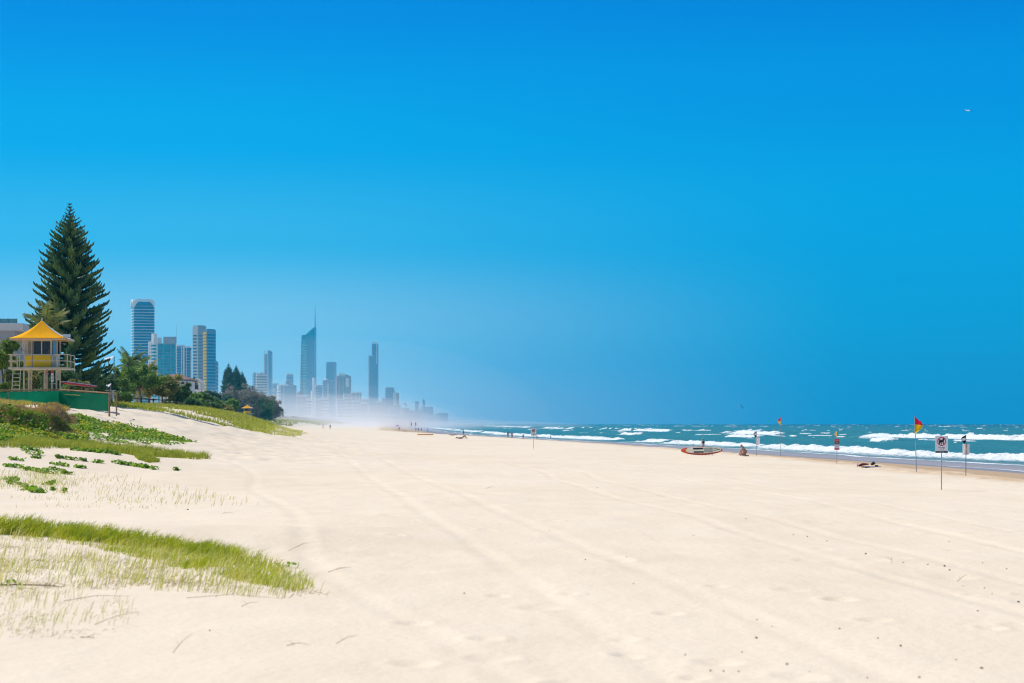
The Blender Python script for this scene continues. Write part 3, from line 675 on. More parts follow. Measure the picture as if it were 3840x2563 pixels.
# ------------------------------------------------------------------ haze, at the end of the structure
def volume(name, col, dens, an):
    m = bpy.data.materials.new(name); m.use_nodes = True; n = m.node_tree.nodes; n.remove(n['Principled BSDF'])
    v = n.new('ShaderNodeVolumePrincipled'); v.inputs['Color'].default_value = (*col, 1); v.inputs['Density'].default_value = dens; v.inputs['Anisotropy'].default_value = an; v.inputs['Density Attribute'].default_value = ''
    m.node_tree.links.new(v.outputs[0], n['Material Output'].inputs['Volume']); return m
HZ = MB().box(-9000, 9000, -300, 14000, -14, 345).build('haze', volume('sea_haze', (.03, .55, .88), 7.5e-5, .45)); tag(HZ, kind='stuff')
# exec-part-2
# ------------------------------------------------------------------ green mesh fence
timber = mat('weathered_timber', (.36, .24, .12), .85, .2, 6., bump=.3, stretch=(1, 1, .3))
shade = mat('green_shade_cloth', (.006, .20, .095), .6, .15, 1.2, spec=.2, trans=.35)
FX = [P3(-330, 1478, 131), P3(28, 1467, 134), P3(222, 1464, 139), P3(410, 1477, 136)]
o = thing('fence', 'green shade cloth fence with timber posts in front of the lifeguard tower', 'fence', FX[2])
b0 = FX[2].copy()
for i in range(3):
    a, b = FX[i]-b0, FX[i+1]-b0; hh = 1.0
    ns = 10; vs = []; fs = []
    for k in range(ns+1):
        q = a.lerp(b, k/ns); sag = .012*math.sin(k*2.1+i); dpt = .025*math.sin(k*1.7)
        zl = hz(q.x+b0.x, q.y+b0.y)-b0.z+.0 if i == 2 else -1.08
        zl = max(zl+.03, -1.16) if i == 2 else zl
        vs += [(q.x, q.y-.05+dpt, q.z-.05), (q.x, q.y-.06-dpt, q.z-.5+sag), (q.x, q.y-.05, q.z+(-1.02 if i < 2 else -1.0)+sag)]
    for k in range(ns):
        for j in (0, 1): fs.append((k*3+j, k*3+j+1, k*3+4+j, k*3+3+j))
    pn = MB().add(vs, fs).build('mesh_panel', shade, o, True)
    MB().tube([a+Vector((0, 0, .03)), b+Vector((0, 0, .03))], .045, 7).build('rail', timber, o)
    if i == 2:
        t0, t1 = a.lerp(b, .12), a.lerp(b, .43)
        MB().prism([(0, 0), (1, 0), (1, .045), (0, .045)], lambda s, z: (*(t0.lerp(t1, s)+Vector((0, -.10, 0))).xy, t0.lerp(t1, s).z-.24+z+.012*math.sin(s*40)), lambda s, z: (*(t0.lerp(t1, s)+Vector((0, -.085, 0))).xy, t0.lerp(t1, s).z-.24+z+.012*math.sin(s*40))).build('name_strip', mat('faded_yellow', (.45, .42, .06), .6), pn)
for q in FX: MB().tube([q-b0+Vector((0, 0, -1.45)), q-b0+Vector((0, 0, .10))], .055, 8).build('post', timber, o)
e0 = FX[3]-b0; e1 = P3(437, 1478, 143)-b0
MB().tube([e0+Vector((0, 0, .02)), e1+Vector((0, 0, .0))], .04, 7).build('rail', timber, o)
MB().tube([e1+Vector((0, 0, -1.3)), e1+Vector((0, 0, .06))], .045, 7).build('post', timber, o)
# dark low fence behind the dune under the trees
o = thing('fence', 'low dark brown rail fence along the dune beneath the trees', 'fence', on(520, 245))
b0 = o.location.copy(); dk = mat('dark_timber', (.07, .045, .03), .85, .2, 5.)
prev = None
for k, (u, v, Yf) in enumerate([(420, 1492, 205), (450, 1493, 215), (485, 1494, 225), (530, 1496, 240), (575, 1499, 250), (620, 1502, 258), (660, 1503, 262), (685, 1514, 258), (715, 1530, 256), (740, 1540, 255)]):
    q = P3(u, v, Yf)-b0; MB().box(q.x-.06, q.x+.06, q.y-.06, q.y+.06, q.z-1.3, q.z+.12).build('post', dk, o)
    if prev is not None:
        for dz in (0, -.42): MB().tube([prev+Vector((0, -.08, dz)), q+Vector((0, -.08, dz))], .05, 5).build('rail', dk, o)
    prev = q

# ------------------------------------------------------------------ trees, palms and shrubs
X_, Y_, Z_ = on(262, 192); 
norfolk('norfolk_pine', 'tall dark cone shaped pine standing highest above the beach', (X_, Y_, Z_), P3(262, 758, 192).z-Z_, 7.4, 11, LF['pine'], 1., .06)
PL = leafm('palm_leaf', (.27, .28, .06), (.07, .12, .04), 1.5, .4)
q = on(172, 166); palm('coconut_palm', 'palm with spread fronds directly behind the lifeguard tower', q, P3(160, 1244, 166).z-q[2], 2.45, 3, 16, PL)
q = on(485, 262); palm('coconut_palm', 'ragged palm rising from the trees below the wave crowned tower', q, P3(480, 1375, 262).z-q[2], 2.7, 8, 17, LF['dark'])
q = on(515, 268); palm('coconut_palm', 'second palm just right of the ragged palm among the trees', q, P3(520, 1385, 268).z-q[2], 2.3, 9, 13, LF['dark'])
q = on(560, 275); palm('coconut_palm', 'small palm with drooping dry fronds in front of the white tower', q, P3(556, 1396, 275).z-q[2], 1.8, 14, 11, LF['olive'])
TREES = [ # u, Y, top v, width px, leaf, seed, trunk, label
 (438, 236, 1398, 130, 'mid', 21, .42, 'bushy green tree right of the white shade sail'),
 (530, 246, 1376, 165, 'mid', 22, .40, 'tallest leafy tree with a pale slanting trunk behind the low dark fence'),
 (606, 250, 1412, 150, 'olive', 23, .45, 'round crowned olive tree with a thick pale trunk in front of the house'),
 (660, 262, 1440, 90, 'dark', 24, .4, 'dark low tree under the eaves of the brown roofed house'),
 (480, 275, 1380, 140, 'olive', 25, .35, 'dull olive tree below the ragged palm'),
 (400, 222, 1415, 110, 'dark', 26, .35, 'dark tree behind the white shade sail'),
 (215, 174, 1395, 150, 'dark', 27, .4, 'dark leafy tree seen between the legs of the lifeguard tower'),
 (120, 176, 1390, 130, 'olive', 28, .4, 'olive tree with thin pale stems behind the tower ladder'),
 (330, 200, 1420, 120, 'dark', 29, .3, 'dark scrubby tree at the foot of the tall pine')]
for u, Yt, vt, wp, lf, sd, tr, lb in TREES:
    q = on(u, Yt); broadleaf('dune_tree', lb, q, P3(u, vt, Yt).z-q[2], wp*Yt/F, LF[lf], sd, tr, 13, 520, .15)
for k, (u, v0, u2, v2, Yt) in enumerate([(512, 1510, 522, 1440, 238), (545, 1512, 558, 1455, 240), (588, 1515, 590, 1455, 243)]):
    pass
SHR = [(24, 157, 1205, 150, 'lime', 41, 'broad leaved green shrub left of the lifeguard tower'), (70, 160, 1262, 100, 'mid', 42, 'mid green shrub close behind the tower handrail'),
 (30, 150.5, 1412, 58, 'lime', 43, 'low yellow green bush beside the tower ladder'), (-60, 158, 1225, 150, 'dark', 44, 'dark shrub at the left edge of the photo'),
 (292, 172, 1392, 110, 'olive', 45, 'olive shrub right of the tower above the red board'), (255, 168, 1425, 90, 'mid', 46, 'green shrub behind the red and white board'),
 (462, 216, 1458, 60, 'mid', 47, 'small bright shrub beside the end of the green fence'),
 (700, 300, 1452, 120, 'mid', 48, 'green hedge like shrub below the house wall'), (760, 330, 1470, 110, 'dark', 49, 'dark green shrub right of the house'),
 (715, 285, 1488, 110, 'dark', 50, 'dark shrub above the end of the low dark fence'), (800, 380, 1478, 90, 'mid', 51, 'mid green shrub left of the grey brown thicket'),
 (775, 310, 1506, 110, 'dark', 52, 'low dark shrub on the dune crest right of the fence'), (850, 430, 1492, 100, 'mid', 53, 'green shrub beside the white marker post'),
 (850, 500, 1500, 76, 'dark', 54, 'dark green shrub left of the second lifeguard tower'), (830, 360, 1512, 80, 'olive', 55, 'small olive shrub on the dune crest'),
 (735, 420, 1440, 70, 'dark', 57, 'dark shrub in front of the square grey tower'), (790, 460, 1440, 70, 'blue', 58, 'blue green shrub below the yellow striped tower'), (845, 520, 1462, 90, 'blue', 59, 'blue green shrub at the foot of the three pines')]
for u, Yt, vt, wp, lf, sd, lb in SHR:
    q = on(u, Yt); bush('dune_shrub', lb, q, P3(u, vt, Yt).z-q[2], wp*Yt/F, LF[lf], sd, 10, 340, .0009*Yt if Yt > 200 else .16)
for k, (u, Yt, vt, wp, lf, lb) in enumerate([(860, 880, 1462, 110, 'grey', 'grey brown bushy tree at the left end of the thicket'), (905, 890, 1458, 120, 'grey', 'tall grey brown bushy tree left of the second lifeguard tower'),
  (950, 930, 1462, 130, 'grey', 'brown topped bushy tree behind the second lifeguard tower'), (1000, 960, 1482, 120, 'grey', 'grey bushy tree right of the second lifeguard tower'),
  (1020, 1000, 1508, 70, 'dark', 'dark sloping tree at the right end of the thicket'), (985, 900, 1512, 100, 'dark', 'low dark tree beneath the grey thicket'), (1036, 1150, 1530, 36, 'dark', 'last low dark tree before the misty beach')]):
    q = on(u, Yt); broadleaf('coastal_tree', lb, q, P3(u, vt, Yt).z-q[2], wp*Yt/F, LF[lf], 60+k, .2, 14, 460, .34, bk=dbark)
for k, (u, vt, wp, lb) in enumerate([(857, 1360, 66, 'leftmost and tallest of the three far pines'), (886, 1367, 64, 'middle one of the three far pines'), (909, 1391, 58, 'rightmost and shortest of the three far pines')]):
    q = on(u, 1010+15*k); norfolk('norfolk_pine', lb, q, P3(u, vt, 1010+15*k).z-q[2], wp*1010/F*1.1, 30+k, LF['blue'], .7, .05, step=.9, fat=2.2)
q = on(727, 470); norfolk('norfolk_pine', 'small pine in front of the foot of the square grey tower', q, P3(727, 1408, 470).z-q[2], 3.0, 37, LF['blue'], .7, step=.6, fat=1.7)

# ------------------------------------------------------------------ houses and shade sails
tile = mat('brown_roof_tiles', (.24, .15, .13), .8, .12, 2.)
q = on(640, 330); o = thing('house', 'white walled house with a brown hip roof behind the trees', 'house', q)
def L3(u, v, Y, o=o): return P3(u, v, Y)-o.location
ze_, zr_ = L3(0, 1425, 330).z, L3(0, 1404, 335).z
x0, x1 = L3(590, 0, 330).x, L3(718, 0, 330).x
MB().add([(x0, -1, ze_), (x1, -1, ze_), (x1, 8, ze_), (x0, 8, ze_), (x0+1.6, 3.2, zr_), (x1-2.1, 3.2, zr_)], [(0, 1, 5, 4), (1, 2, 5), (2, 3, 4, 5), (3, 0, 4), (3, 2, 1, 0)]).build('roof', tile, o)
MB().box(x0-.03, x1+.03, -1.06, -1.0, ze_-.16, ze_+.04).build('gutter', dgrey, o)
MB().box(x0+.4, x1-.45, -.2, 7, -.5, ze_-.17).build('wall', white, o)
fr = MB().box(L3(678, 0, 330).x, L3(693, 0, 330).x, -.26, -.2, L3(0, 1444, 330).z, L3(0, 1432, 330).z).build('window', alu, o)
MB().box(L3(680, 0, 330).x, L3(691, 0, 330).x, -.29, -.265, L3(0, 1442, 330).z, L3(0, 1434, 330).z).build('pane', navy, fr)
MB().box(L3(652, 0, 330).x, L3(661, 0, 330).x, -.30, -.2, L3(0, 1456, 330).z, L3(0, 1427, 330).z).build('pier', dgrey, o)
MB().box(L3(700, 0, 330).x, L3(704, 0, 330).x, -.30, -.2, L3(0, 1456, 330).z, L3(0, 1427, 330).z).build('pier', blu, o)
q = on(740, 520); o = thing('house', 'small white gabled house right of the brown roofed house', 'house', q)
def L3(u, v, Y, o=o): return P3(u, v, Y)-o.location
x0, x1 = L3(714, 0, 520).x, L3(752, 0, 520).x; ze_ = L3(0, 1436, 520).z; zr_ = L3(0, 1418, 520).z
MB().box(x0, x1, 0, 6, -.5, ze_).build('wall', white, o)
MB().prism([(x0-.3, ze_+.02), (x1+.3, ze_+.02), ((x0+x1)/2, zr_)], lambda x, z: (x, -.4, z), lambda x, z: (x, 6.4, z)).build('roof', offw, o)
MB().box(x0+.5, x1-.5, -.06, -.0, ze_-1.6, ze_-.4).build('window', navy, o)
q = on(733, 400); o = thing('house', 'white flat roofed beach house half hidden by the dark shrubs', 'house', q)
def L3(u, v, Y, o=o): return P3(u, v, Y)-o.location
MB().box(L3(724, 0, 400).x, L3(724, 0, 400).x+1.25, 0, 4, -.5, P3(0, 1463, 400).z-q[2]).build('wall', white, o)
MB().box(L3(724, 0, 400).x-.2, L3(724, 0, 400).x+1.45, -.2, 4.2, P3(0, 1463, 400).z-q[2]+.01, P3(0, 1461, 400).z-q[2]).build('roof', offw, o)
# balcony house at the left edge
q = on(10, 262); o = thing('house', 'grey house with a glass balcony at the left edge behind the palm', 'house', q)
def L3(u, v, Y, o=o): return P3(u, v, Y)-o.location
x0, x1 = L3(-200, 0, 262).x, L3(86, 0, 262).x
MB().box(x0, x1, 0, 8, L3(0, 1240, 262).z, L3(0, 1213, 262).z).build('slab', offw, o)
MB().box(x0, x1-1, .6, 8, -1, L3(0, 1240, 262).z-.01).build('wall', grey, o)
MB().box(x0, L3(64, 0, 262).x, .05, .12, L3(0, 1213, 262).z+.02, L3(0, 1196, 262).z).build('balustrade', mat('balcony_glass', (.10, .28, .36), .1, .05, 1.), o)
for u in (0, 30, 64): MB().box(L3(u, 0, 262).x-.03, L3(u, 0, 262).x+.03, -.02, .04, L3(0, 1213, 262).z+.02, L3(0, 1196, 262).z+.03).build('baluster', dgrey, o)
sailc = mat('white_sail_cloth', (.74, .75, .78), .6, .05, 1., trans=.2)
def sail(label, pts, posts, Y, base):
    o = thing('shade_sail', label, 'shade sail', base); bb = o.location
    c = sum((p for p in pts), Vector())/len(pts)-Vector((0, 0, .15)); vs = [p-bb for p in pts]+[c-bb]
    mbs = MB().add(vs, [(i, (i+1) % len(pts), len(pts)) for i in range(len(pts))]); ob = mbs.build('canopy', sailc, o)
    md = ob.modifiers.new('thick', 'SOLIDIFY'); md.thickness = .02
    for p in posts: MB().tube([Vector((p.x, p.y, bb.z-.4))-bb, p-bb], .05, 6).build('post', dgrey, o)
sail('white pitched shade sail just right of the tall pine', [P3(361, 1440, 205), P3(418, 1440, 205), P3(402, 1460, 201), P3(374, 1459, 201)], [P3(388, 1444, 203), P3(415, 1441, 205.5), P3(372, 1459, 201.5)], 205, on(390, 203))
sail('small white shade sail higher up behind the right side of the pine', [P3(390, 1346, 225), P3(430, 1336, 225), P3(408, 1356, 222)], [P3(408, 1355, 222.5), P3(428, 1337, 226)], 225, on(408, 224))
o = thing('picnic_table', 'pale park table beneath the white pitched shade sail', 'table', on(392, 202)); 
for x0, x1, z0, z1, nm in ((-.9, .9, .72, .78, 'table_top'), (-.75, -.65, 0, .72, 'leg'), (.65, .75, 0, .72, 'leg')): MB().box(x0, x1, -.4, .4, z0, z1).build(nm, offw, o)
o.location.z = P3(0, 1466, 202).z-.72
mk = thing('marker_post', 'short white marker post on the dune left of the second lifeguard tower', 'post', P3(834, 1551, 420)); MB().box(-.16, .16, -.1, .1, -.6, 1.0).build('shaft', white, mk); MB().box(-.2, .2, -.14, .14, 1.005, 1.08).build('cap', offw, mk)
# more lifeguard towers up the beach
pq = P3(928, 1556, 800); guard_tower('second lifeguard tower with a yellow roof in front of the grey thicket', (pq.x, pq.y, P3(0, 1531.5, 800).z-3.40*.98), R(-6), False, .98)
pq = P3(1058, 1560, 1750); guard_tower('tiny third lifeguard tower with a yellow roof at the edge of the mist', (pq.x, pq.y, P3(0, 1553, 1750).z-3.42*.98), R(-4), False, .98)
# sea spray drifting over the far beach: shells of thin even mist
for k, (u, Yc, zc, a, b, c, dn) in enumerate([(1290, 1700, 2, 75, 900, 15, 2.3e-4), (1320, 2500, 4, 115, 1300, 27, 2.2e-4), (1180, 1500, 2, 60, 700, 22, 1.8e-4), (1440, 2300, 0, 120, 1300, 14, 2.0e-4), (1260, 3300, 5, 150, 1500, 55, .7e-4), (1330, 1500, 0, 80, 800, 8, 4.5e-4), (1640, 2600, 0, 170, 1500, 8, 2.0e-4), (1380, 3200, 0, 170, 1500, 38, .8e-4), (1180, 4200, 5, 420, 800, 150, 1.0e-4)]):
    mb = MB(); cx = (u-1920)/F*Yc; vs = []; fs = []; nu, nv = 28, 14
    for i in range(nv+1):
        for j2 in range(nu): th_, ph_ = math.pi*i/nv, 2*math.pi*j2/nu; vs.append((cx+a*math.sin(th_)*math.cos(ph_), Yc+b*math.sin(th_)*math.sin(ph_), zc+c*math.cos(th_)))
    for i in range(nv):
        for j2 in range(nu): fs.append((i*nu+j2, (i+1)*nu+j2, (i+1)*nu+(j2+1) % nu, i*nu+(j2+1) % nu))
    tag(mb.add(vs, fs).build('haze', volume('spray_mist', (.95, .93, .97), dn, .35)), kind='stuff')

# ------------------------------------------------------------------ grasses and creepers
def inpoly(px, py, P):
    r = np.zeros(len(px), bool); n = len(P)
    for i in range(n):
        (x1, y1), (x2, y2) = P[i], P[(i+1) % n]
        if y1 == y2: continue
        r ^= ((y1 > py) != (y2 > py)) & (px < (x2-x1)*(py-y1)/(y2-y1)+x1)
    return r
def ground(poly, step=3):
    out = []
    for i in range(len(poly)):
        (a, b), (c, e) = poly[i], poly[(i+1) % len(poly)]
        for k in range(step): out.append(at(a+(c-a)*k/step, b+(e-b)*k/step)[:2])
    return out
def scatter(poly, n, rs, clump=0., cs=1., world=False):
    G = poly if world else ground(poly); a = np.array(G); lo, hi = a.min(0), a.max(0); px = []; 
    for _ in range(40):
        x = rs.uniform(lo[0], hi[0], n); y = rs.uniform(lo[1], hi[1], n); k = inpoly(x, y, G)
        if clump: k &= fbm(x/cs, y/cs, 300, 3) > clump*(.75+.5*rs.rand(n))
        px.append(np.stack([x[k], y[k]], 1))
        if sum(len(q) for q in px) >= n: break
    q = np.concatenate(px)[:n]; return q[:, 0], q[:, 1]
WIND = np.array([.75, -.15])
def blades(x, y, h, wd, rs, lean=.5, hv=.4, z=None):
    n = len(x); z = height(x, y)-.02 if z is None else z
    hh = h*(1-hv+2*hv*rs.rand(n))*np.clip(.5+fbm(x/1.3, y/1.3, 77), .6, 1.25); a = rs.uniform(0, 6.283, n)
    ln = lean*(.4+.9*rs.rand(n)); dx = WIND[0]*ln+.35*np.cos(a)*rs.rand(n); dy = WIND[1]*ln+.35*np.sin(a)*rs.rand(n)
    fa = rs.uniform(-.6, .6, n); wx = np.cos(fa)*wd*.5; wy = np.sin(fa)*wd*.5
    b = np.stack([x, y, z], 1); m_ = b+np.stack([dx*hh*.3, dy*hh*.3, hh*.62], 1); t_ = b+np.stack([dx*hh, dy*hh, hh*(1-.25*ln)], 1)
    w_ = np.stack([wx, wy, wx*0], 1)
    return np.concatenate([np.stack([b-w_, b+w_, m_+w_*.8, m_-w_*.8], 1), np.stack([m_-w_*.8, m_+w_*.8, t_+w_*.12, t_-w_*.12], 1)])
def vleaves(x, y, rs, size, lift=.07):
    n = len(x); z = height(x, y)+lift*rs.rand(n)+.01; c = np.stack([x, y, z], 1)
    a = rs.uniform(0, 6.283, n); tl = rs.uniform(.15, 1.1, n); u_ = np.stack([np.cos(a), np.sin(a), tl*0], 1); v_ = np.stack([-np.sin(a)*np.cos(tl), np.cos(a)*np.cos(tl), np.sin(tl)], 1)
    s = (size*(.6+.7*rs.rand(n)))[:, None]
    k = [u_*math.cos(i*math.pi/3)*.9+v_*math.sin(i*math.pi/3) for i in range(6)]
    h1 = np.stack([c+k[0]*s, c+k[1]*s, c+k[2]*s, c+k[3]*s], 1); h2 = np.stack([c+k[3]*s, c+k[4]*s, c+k[5]*s, c+k[0]*s], 1)
    return np.concatenate([h1, h2])
G1 = leafm('dune_grass_green', (.56, .56, .03), (.26, .36, .02), 2.5, .45)
G2 = leafm('dune_grass_pale', (.74, .64, .24), (.44, .50, .11), 3, .45)
G3 = leafm('dune_grass_deep', (.42, .44, .04), (.20, .27, .025), 1.5, .4)
STR = leafm('dry_straw', (.50, .36, .16), (.32, .22, .10), 5, .2)
VN = leafm('creeper_leaf', (.28, .46, .02), (.09, .21, .015), 2.2, .4)
VY = leafm('creeper_leaf_yellow', (.62, .52, .03), (.24, .32, .02), 2, .4)
TH = leafm('dead_thatch', (.66, .44, .16), (.24, .16, .085), 1.2, .15)
rs = np.random.RandomState(101)
st = lambda nm, Q, m: tag(quads(nm, Q, m), kind='stuff')
A = [(-60, 1985), (150, 1990), (350, 2008), (560, 2035), (760, 2075), (900, 2115), (860, 2125), (640, 2080), (380, 2042), (150, 2016), (-60, 2005)]
A2 = [(-60, 1980), (500, 2020), (860, 2085), (1080, 2150), (1180, 2205), (1100, 2225), (880, 2180), (600, 2115), (300, 2050), (-60, 2022)]
A3 = [(-60, 2040), (300, 2070), (700, 2140), (1150, 2200), (1230, 2240), (1000, 2250), (750, 2225), (450, 2215), (150, 2215), (-60, 2215)]
A4 = [(-60, 2215), (420, 2225), (520, 2300), (480, 2370), (250, 2400), (-60, 2420)]
x, y = scatter(A, 4400, rs, .45, .33); Q = [blades(x, y, .21, .011, rs, .6)]
x, y = scatter(A2, 2300, rs, .5, .35); Q.append(blades(x, y, .17, .010, rs, .9))
st('dune_grass', Q, G1)
x, y = scatter(A3, 1250, rs, .54, .45); Q = [blades(x, y, .20, .008, rs, .9)]
x, y = scatter(A2, 1500, rs, .48, .5); Q.append(blades(x, y, .2, .008, rs, .9))
x, y = scatter(A4, 170, rs, .52, .5); Q.append(blades(x, y, .16, .006, rs, .9))
x, y = scatter([(150, 1772), (520, 1792), (800, 1850), (1000, 1905), (700, 1900), (350, 1878), (120, 1850), (-60, 1800), (-60, 1762)], 520, rs, .55, .7); Q.append(blades(x, y, .17, .010, rs, .9))
x, y = scatter([(-60, 1770), (240, 1785), (300, 1830), (120, 1850), (-60, 1830)], 460, rs, .54, .7); Q.append(blades(x, y, .2, .012, rs, .6))
x, y = scatter([(0, 1860), (500, 1870), (800, 1900), (500, 1915), (0, 1905)], 120, rs, .5, .8); Q.append(blades(x, y, .12, .01, rs, .8))
st('sparse_grass', Q, G2)
x, y = scatter(A3, 1100, rs, .5, .7); Q = [blades(x, y, .07, .008, rs, 3.2)]
x, y = scatter(A4, 240, rs, .5, .6); Q.append(blades(x, y, .05, .007, rs, 3.2))
st('dry_straw', Q, STR)
RG = [(-60, 1682), (60, 1660), (220, 1657), (340, 1667), (460, 1683), (610, 1698), (790, 1722), (740, 1725), (600, 1716), (500, 1710), (430, 1697), (260, 1684)]
x, y = scatter(RG, 12000, rs, .3, 1.5); Q = [blades(x, y, .26, .022, rs, .7)]
x, y = scatter([(500, 1712), (560, 1716), (600, 1735), (560, 1738), (520, 1728)], 900, rs); Q.append(blades(x, y, .14, .02, rs, .8))
st('ridge_grass', Q, G3)
# creeping vines spreading over the sand below the fence
V1 = [(240, 1565), (320, 1562), (380, 1588), (480, 1598), (560, 1616), (640, 1640), (710, 1656), (640, 1654), (560, 1645), (470, 1652), (380, 1640), (300, 1612)]
V2 = [(-60, 1625), (60, 1600), (180, 1590), (260, 1600), (330, 1640), (330, 1662), (200, 1655), (60, 1655), (-60, 1670)]
x, y = scatter(V1, 7000, rs, .5, 1.3); Q = [vleaves(x, y, rs, .06, .14)]
x, y = scatter(V2, 9000, rs, .42, 1.3); Q.append(vleaves(x, y, rs, .062, .2))
x, y = scatter([(410, 1500), (450, 1500), (500, 1522), (520, 1535), (490, 1538), (440, 1528), (412, 1532)], 1300, rs); Q.append(vleaves(x, y, rs, .10, .25))
st('creeping_vine', Q, VN)
x, y = scatter(V2, 3500, rs, .5, 1.5); Q = [vleaves(x, y, rs, .055, .22)]
x, y = scatter(V1, 1500, rs, .52, 1.5); Q.append(vleaves(x, y, rs, .055, .16))
st('yellowing_vine', Q, VY)
# the eroded bank: dead thatch hanging over the face, grass on top
n_ = 16000; x = rs.uniform(-32, -19.8, n_); e = 108+3.0*(fbm(x/3, x*0+1, 21)-.5)*2; y = e+rs.uniform(-.15, 1.8, n_)
z = height(x, y); Q = [blades(x, y, .22, .03, rs, 1.1, z=z)]
n_ = 9000; x = rs.uniform(-32, -20, n_); e = 108+3.0*(fbm(x/3, x*0+1, 21)-.5)*2; y = e-.1+1.2*rs.rand(n_); z = 3.55+(height(x, y)-3.55)*rs.rand(n_)
q = blades(x, y-.12, .26, .03, rs, .5, z=z); q[:, :, 2] = 2*z[np.r_[0:n_, 0:n_]][:, None]-q[:, :, 2]+.1; Q.append(q)
y = rs.uniform(110, 133, n_); x = rs.uniform(-36, -20.2, n_)-.165*(y-108); Q.append(blades(x, y, .2, .03, rs, .9))
y = rs.uniform(108, 120, 5000); x = -20.2-.165*(y-108)+rs.uniform(-.8, .5, 5000); Q.append(blades(x, y, .2, .03, rs, .9))
st('dead_thatch', Q, TH)
n_ = 3200; x = rs.uniform(-32, -20.4, n_); e = 108+3.0*(fbm(x/3, x*0+1, 21)-.5)*2; k = fbm(x/1.2, x*0+3, 55) > .42; x, e = x[k], e[k]; q = vleaves(x, e-.25-.3*rs.rand(len(x)), rs, .065, .02); q[:, :, 2] += np.tile(rs.rand(len(x))**1.5*.95, 2)[:, None]; st('bank_creeper', [q], VN)
y = rs.uniform(109, 134, 7000); x = rs.uniform(-34, -20.3, 7000)-.165*(y-108); k = fbm(x/2, y/2, 88) > .5; Q = [blades(x[k], y[k], .24, .03, rs, .8)]
x = rs.uniform(-32, -20, 3500); y = 108.6+3.0*(fbm(x/3, x*0+1, 21)-.5)*2+.6*rs.rand(3500); Q.append(blades(x, y, .22, .03, rs, .8))
st('bank_grass', Q, VY)
# grass on the dune front beyond the fence
D1 = [(450, 1508), (540, 1512), (640, 1530), (720, 1545), (800, 1560), (900, 1590), (1000, 1625), (1080, 1645), (1040, 1648), (960, 1625), (880, 1600), (780, 1580), (680, 1562), (600, 1545), (520, 1528)]
def dune_band(poly, n, h, wd, m, nm, cl=.4, cs=4.): x, y = scatter(poly, n, rs, cl, cs, True); st(nm, [blades(x, y, h, wd, rs, .7)], m)
def dpoly(y0, y1, d0, d1, ws=6, sd=1):
    ys = np.linspace(y0, y1, 24); c = coast(ys); j1 = (fbm(ys/13, ys*0, sd)-.5)*ws
    return list(zip(c-d0+j1, ys))+list(zip((c-d1)[::-1], ys[::-1]))
dune_band(dpoly(190, 330, 64, 80, 4, 5), 26000, .30, .05, G3, 'dune_front_grass', .42)
dune_band(dpoly(200, 330, 63, 74, 4, 6), 9000, .26, .05, G1, 'dune_front_grass', .48)
dune_band(dpoly(210, 340, 66, 78, 4, 15), 7000, .26, .05, TH, 'dry_dune_grass', .48)
dune_band(dpoly(330, 900, 66, 86, 5, 7), 24000, .22, .10, G3, 'dune_front_grass', .42)
dune_band(dpoly(200, 420, 61, 68, 4, 8), 6000, .25, .05, G2, 'pale_dune_grass', .5)
dune_band(dpoly(140, 1500, 79, 120, 4, 9), 30000, .26, .10, G3, 'back_dune_scrub', .3)
dune_band(dpoly(900, 2600, 64, 110, 9, 10), 16000, .5, .35, G3, 'back_dune_scrub', .4)
ys = rs.uniform(1040, 2700, 420); xs = coast(ys)-84-34*rs.rand(420)**1.5; Q = [leaves(rs, (a, b, c+.8), (3.4, 3.4, 1.5+.8*rs.rand()), 46, .55) for a, b, c in zip(xs, ys, height(xs, ys))]
st('far_scrub', Q, LF['grey'])
x, y = scatter([(230, 1570), (360, 1600), (520, 1640), (740, 1662), (640, 1672), (440, 1668), (330, 1650), (250, 1620)], 1500, rs, .53, .9); st('creeping_vine', [vleaves(x, y, rs, .055, .1)], VN)
# countable creeper tufts on open sand
TUFT = [(291, 1690, .5), (345, 1696, .5), (372, 1699, .5), (403, 1701, .55), (436, 1706, .4), (305, 1731, .35), (446, 1739, .4), (477, 1746, .4), (519, 1753, .45), (547, 1757, .4), (579, 1762, .25), (661, 1767, .2), (60, 1729, .45), (130, 1692, .4), (130, 1708, .45), (137, 1722, .25),
 (91, 1692, .25), (225, 1748, .5), (116, 1767, .6), (168, 1776, .6), (203, 1767, .5), (242, 1780, .4), (56, 1755, .6), (186, 1821, .3), (42, 1804, .4), (42, 1818, .3), (90, 1830, .25), (118, 1842, .4), (140, 1849, .4), (242, 1850, .12), (198, 1841, .12), (230, 1722, .35), (265, 1727, .25), (370, 1738, .35), (300, 1758, .3)]
for i, (u, v, wd) in enumerate(TUFT):
    x0, y0, z0 = at(u, v); n_ = int(48*wd/.4); xx = x0+np.clip(rs.normal(0, wd*.32, n_), -wd*.6, wd*.6); yy = y0+np.clip(rs.normal(0, wd*.36, n_), -wd*.7, wd*.7)
    q = vleaves(xx, yy, rs, .055, .10); q = q-np.array([x0, y0, z0]); ob = quads('creeper_tuft', q, VN); ob.location = (x0, y0, z0)
    tag(ob, 'small green creeper tuft on the bare sand at the left of the beach', 'creeper', 'creeper tufts on the bare sand')
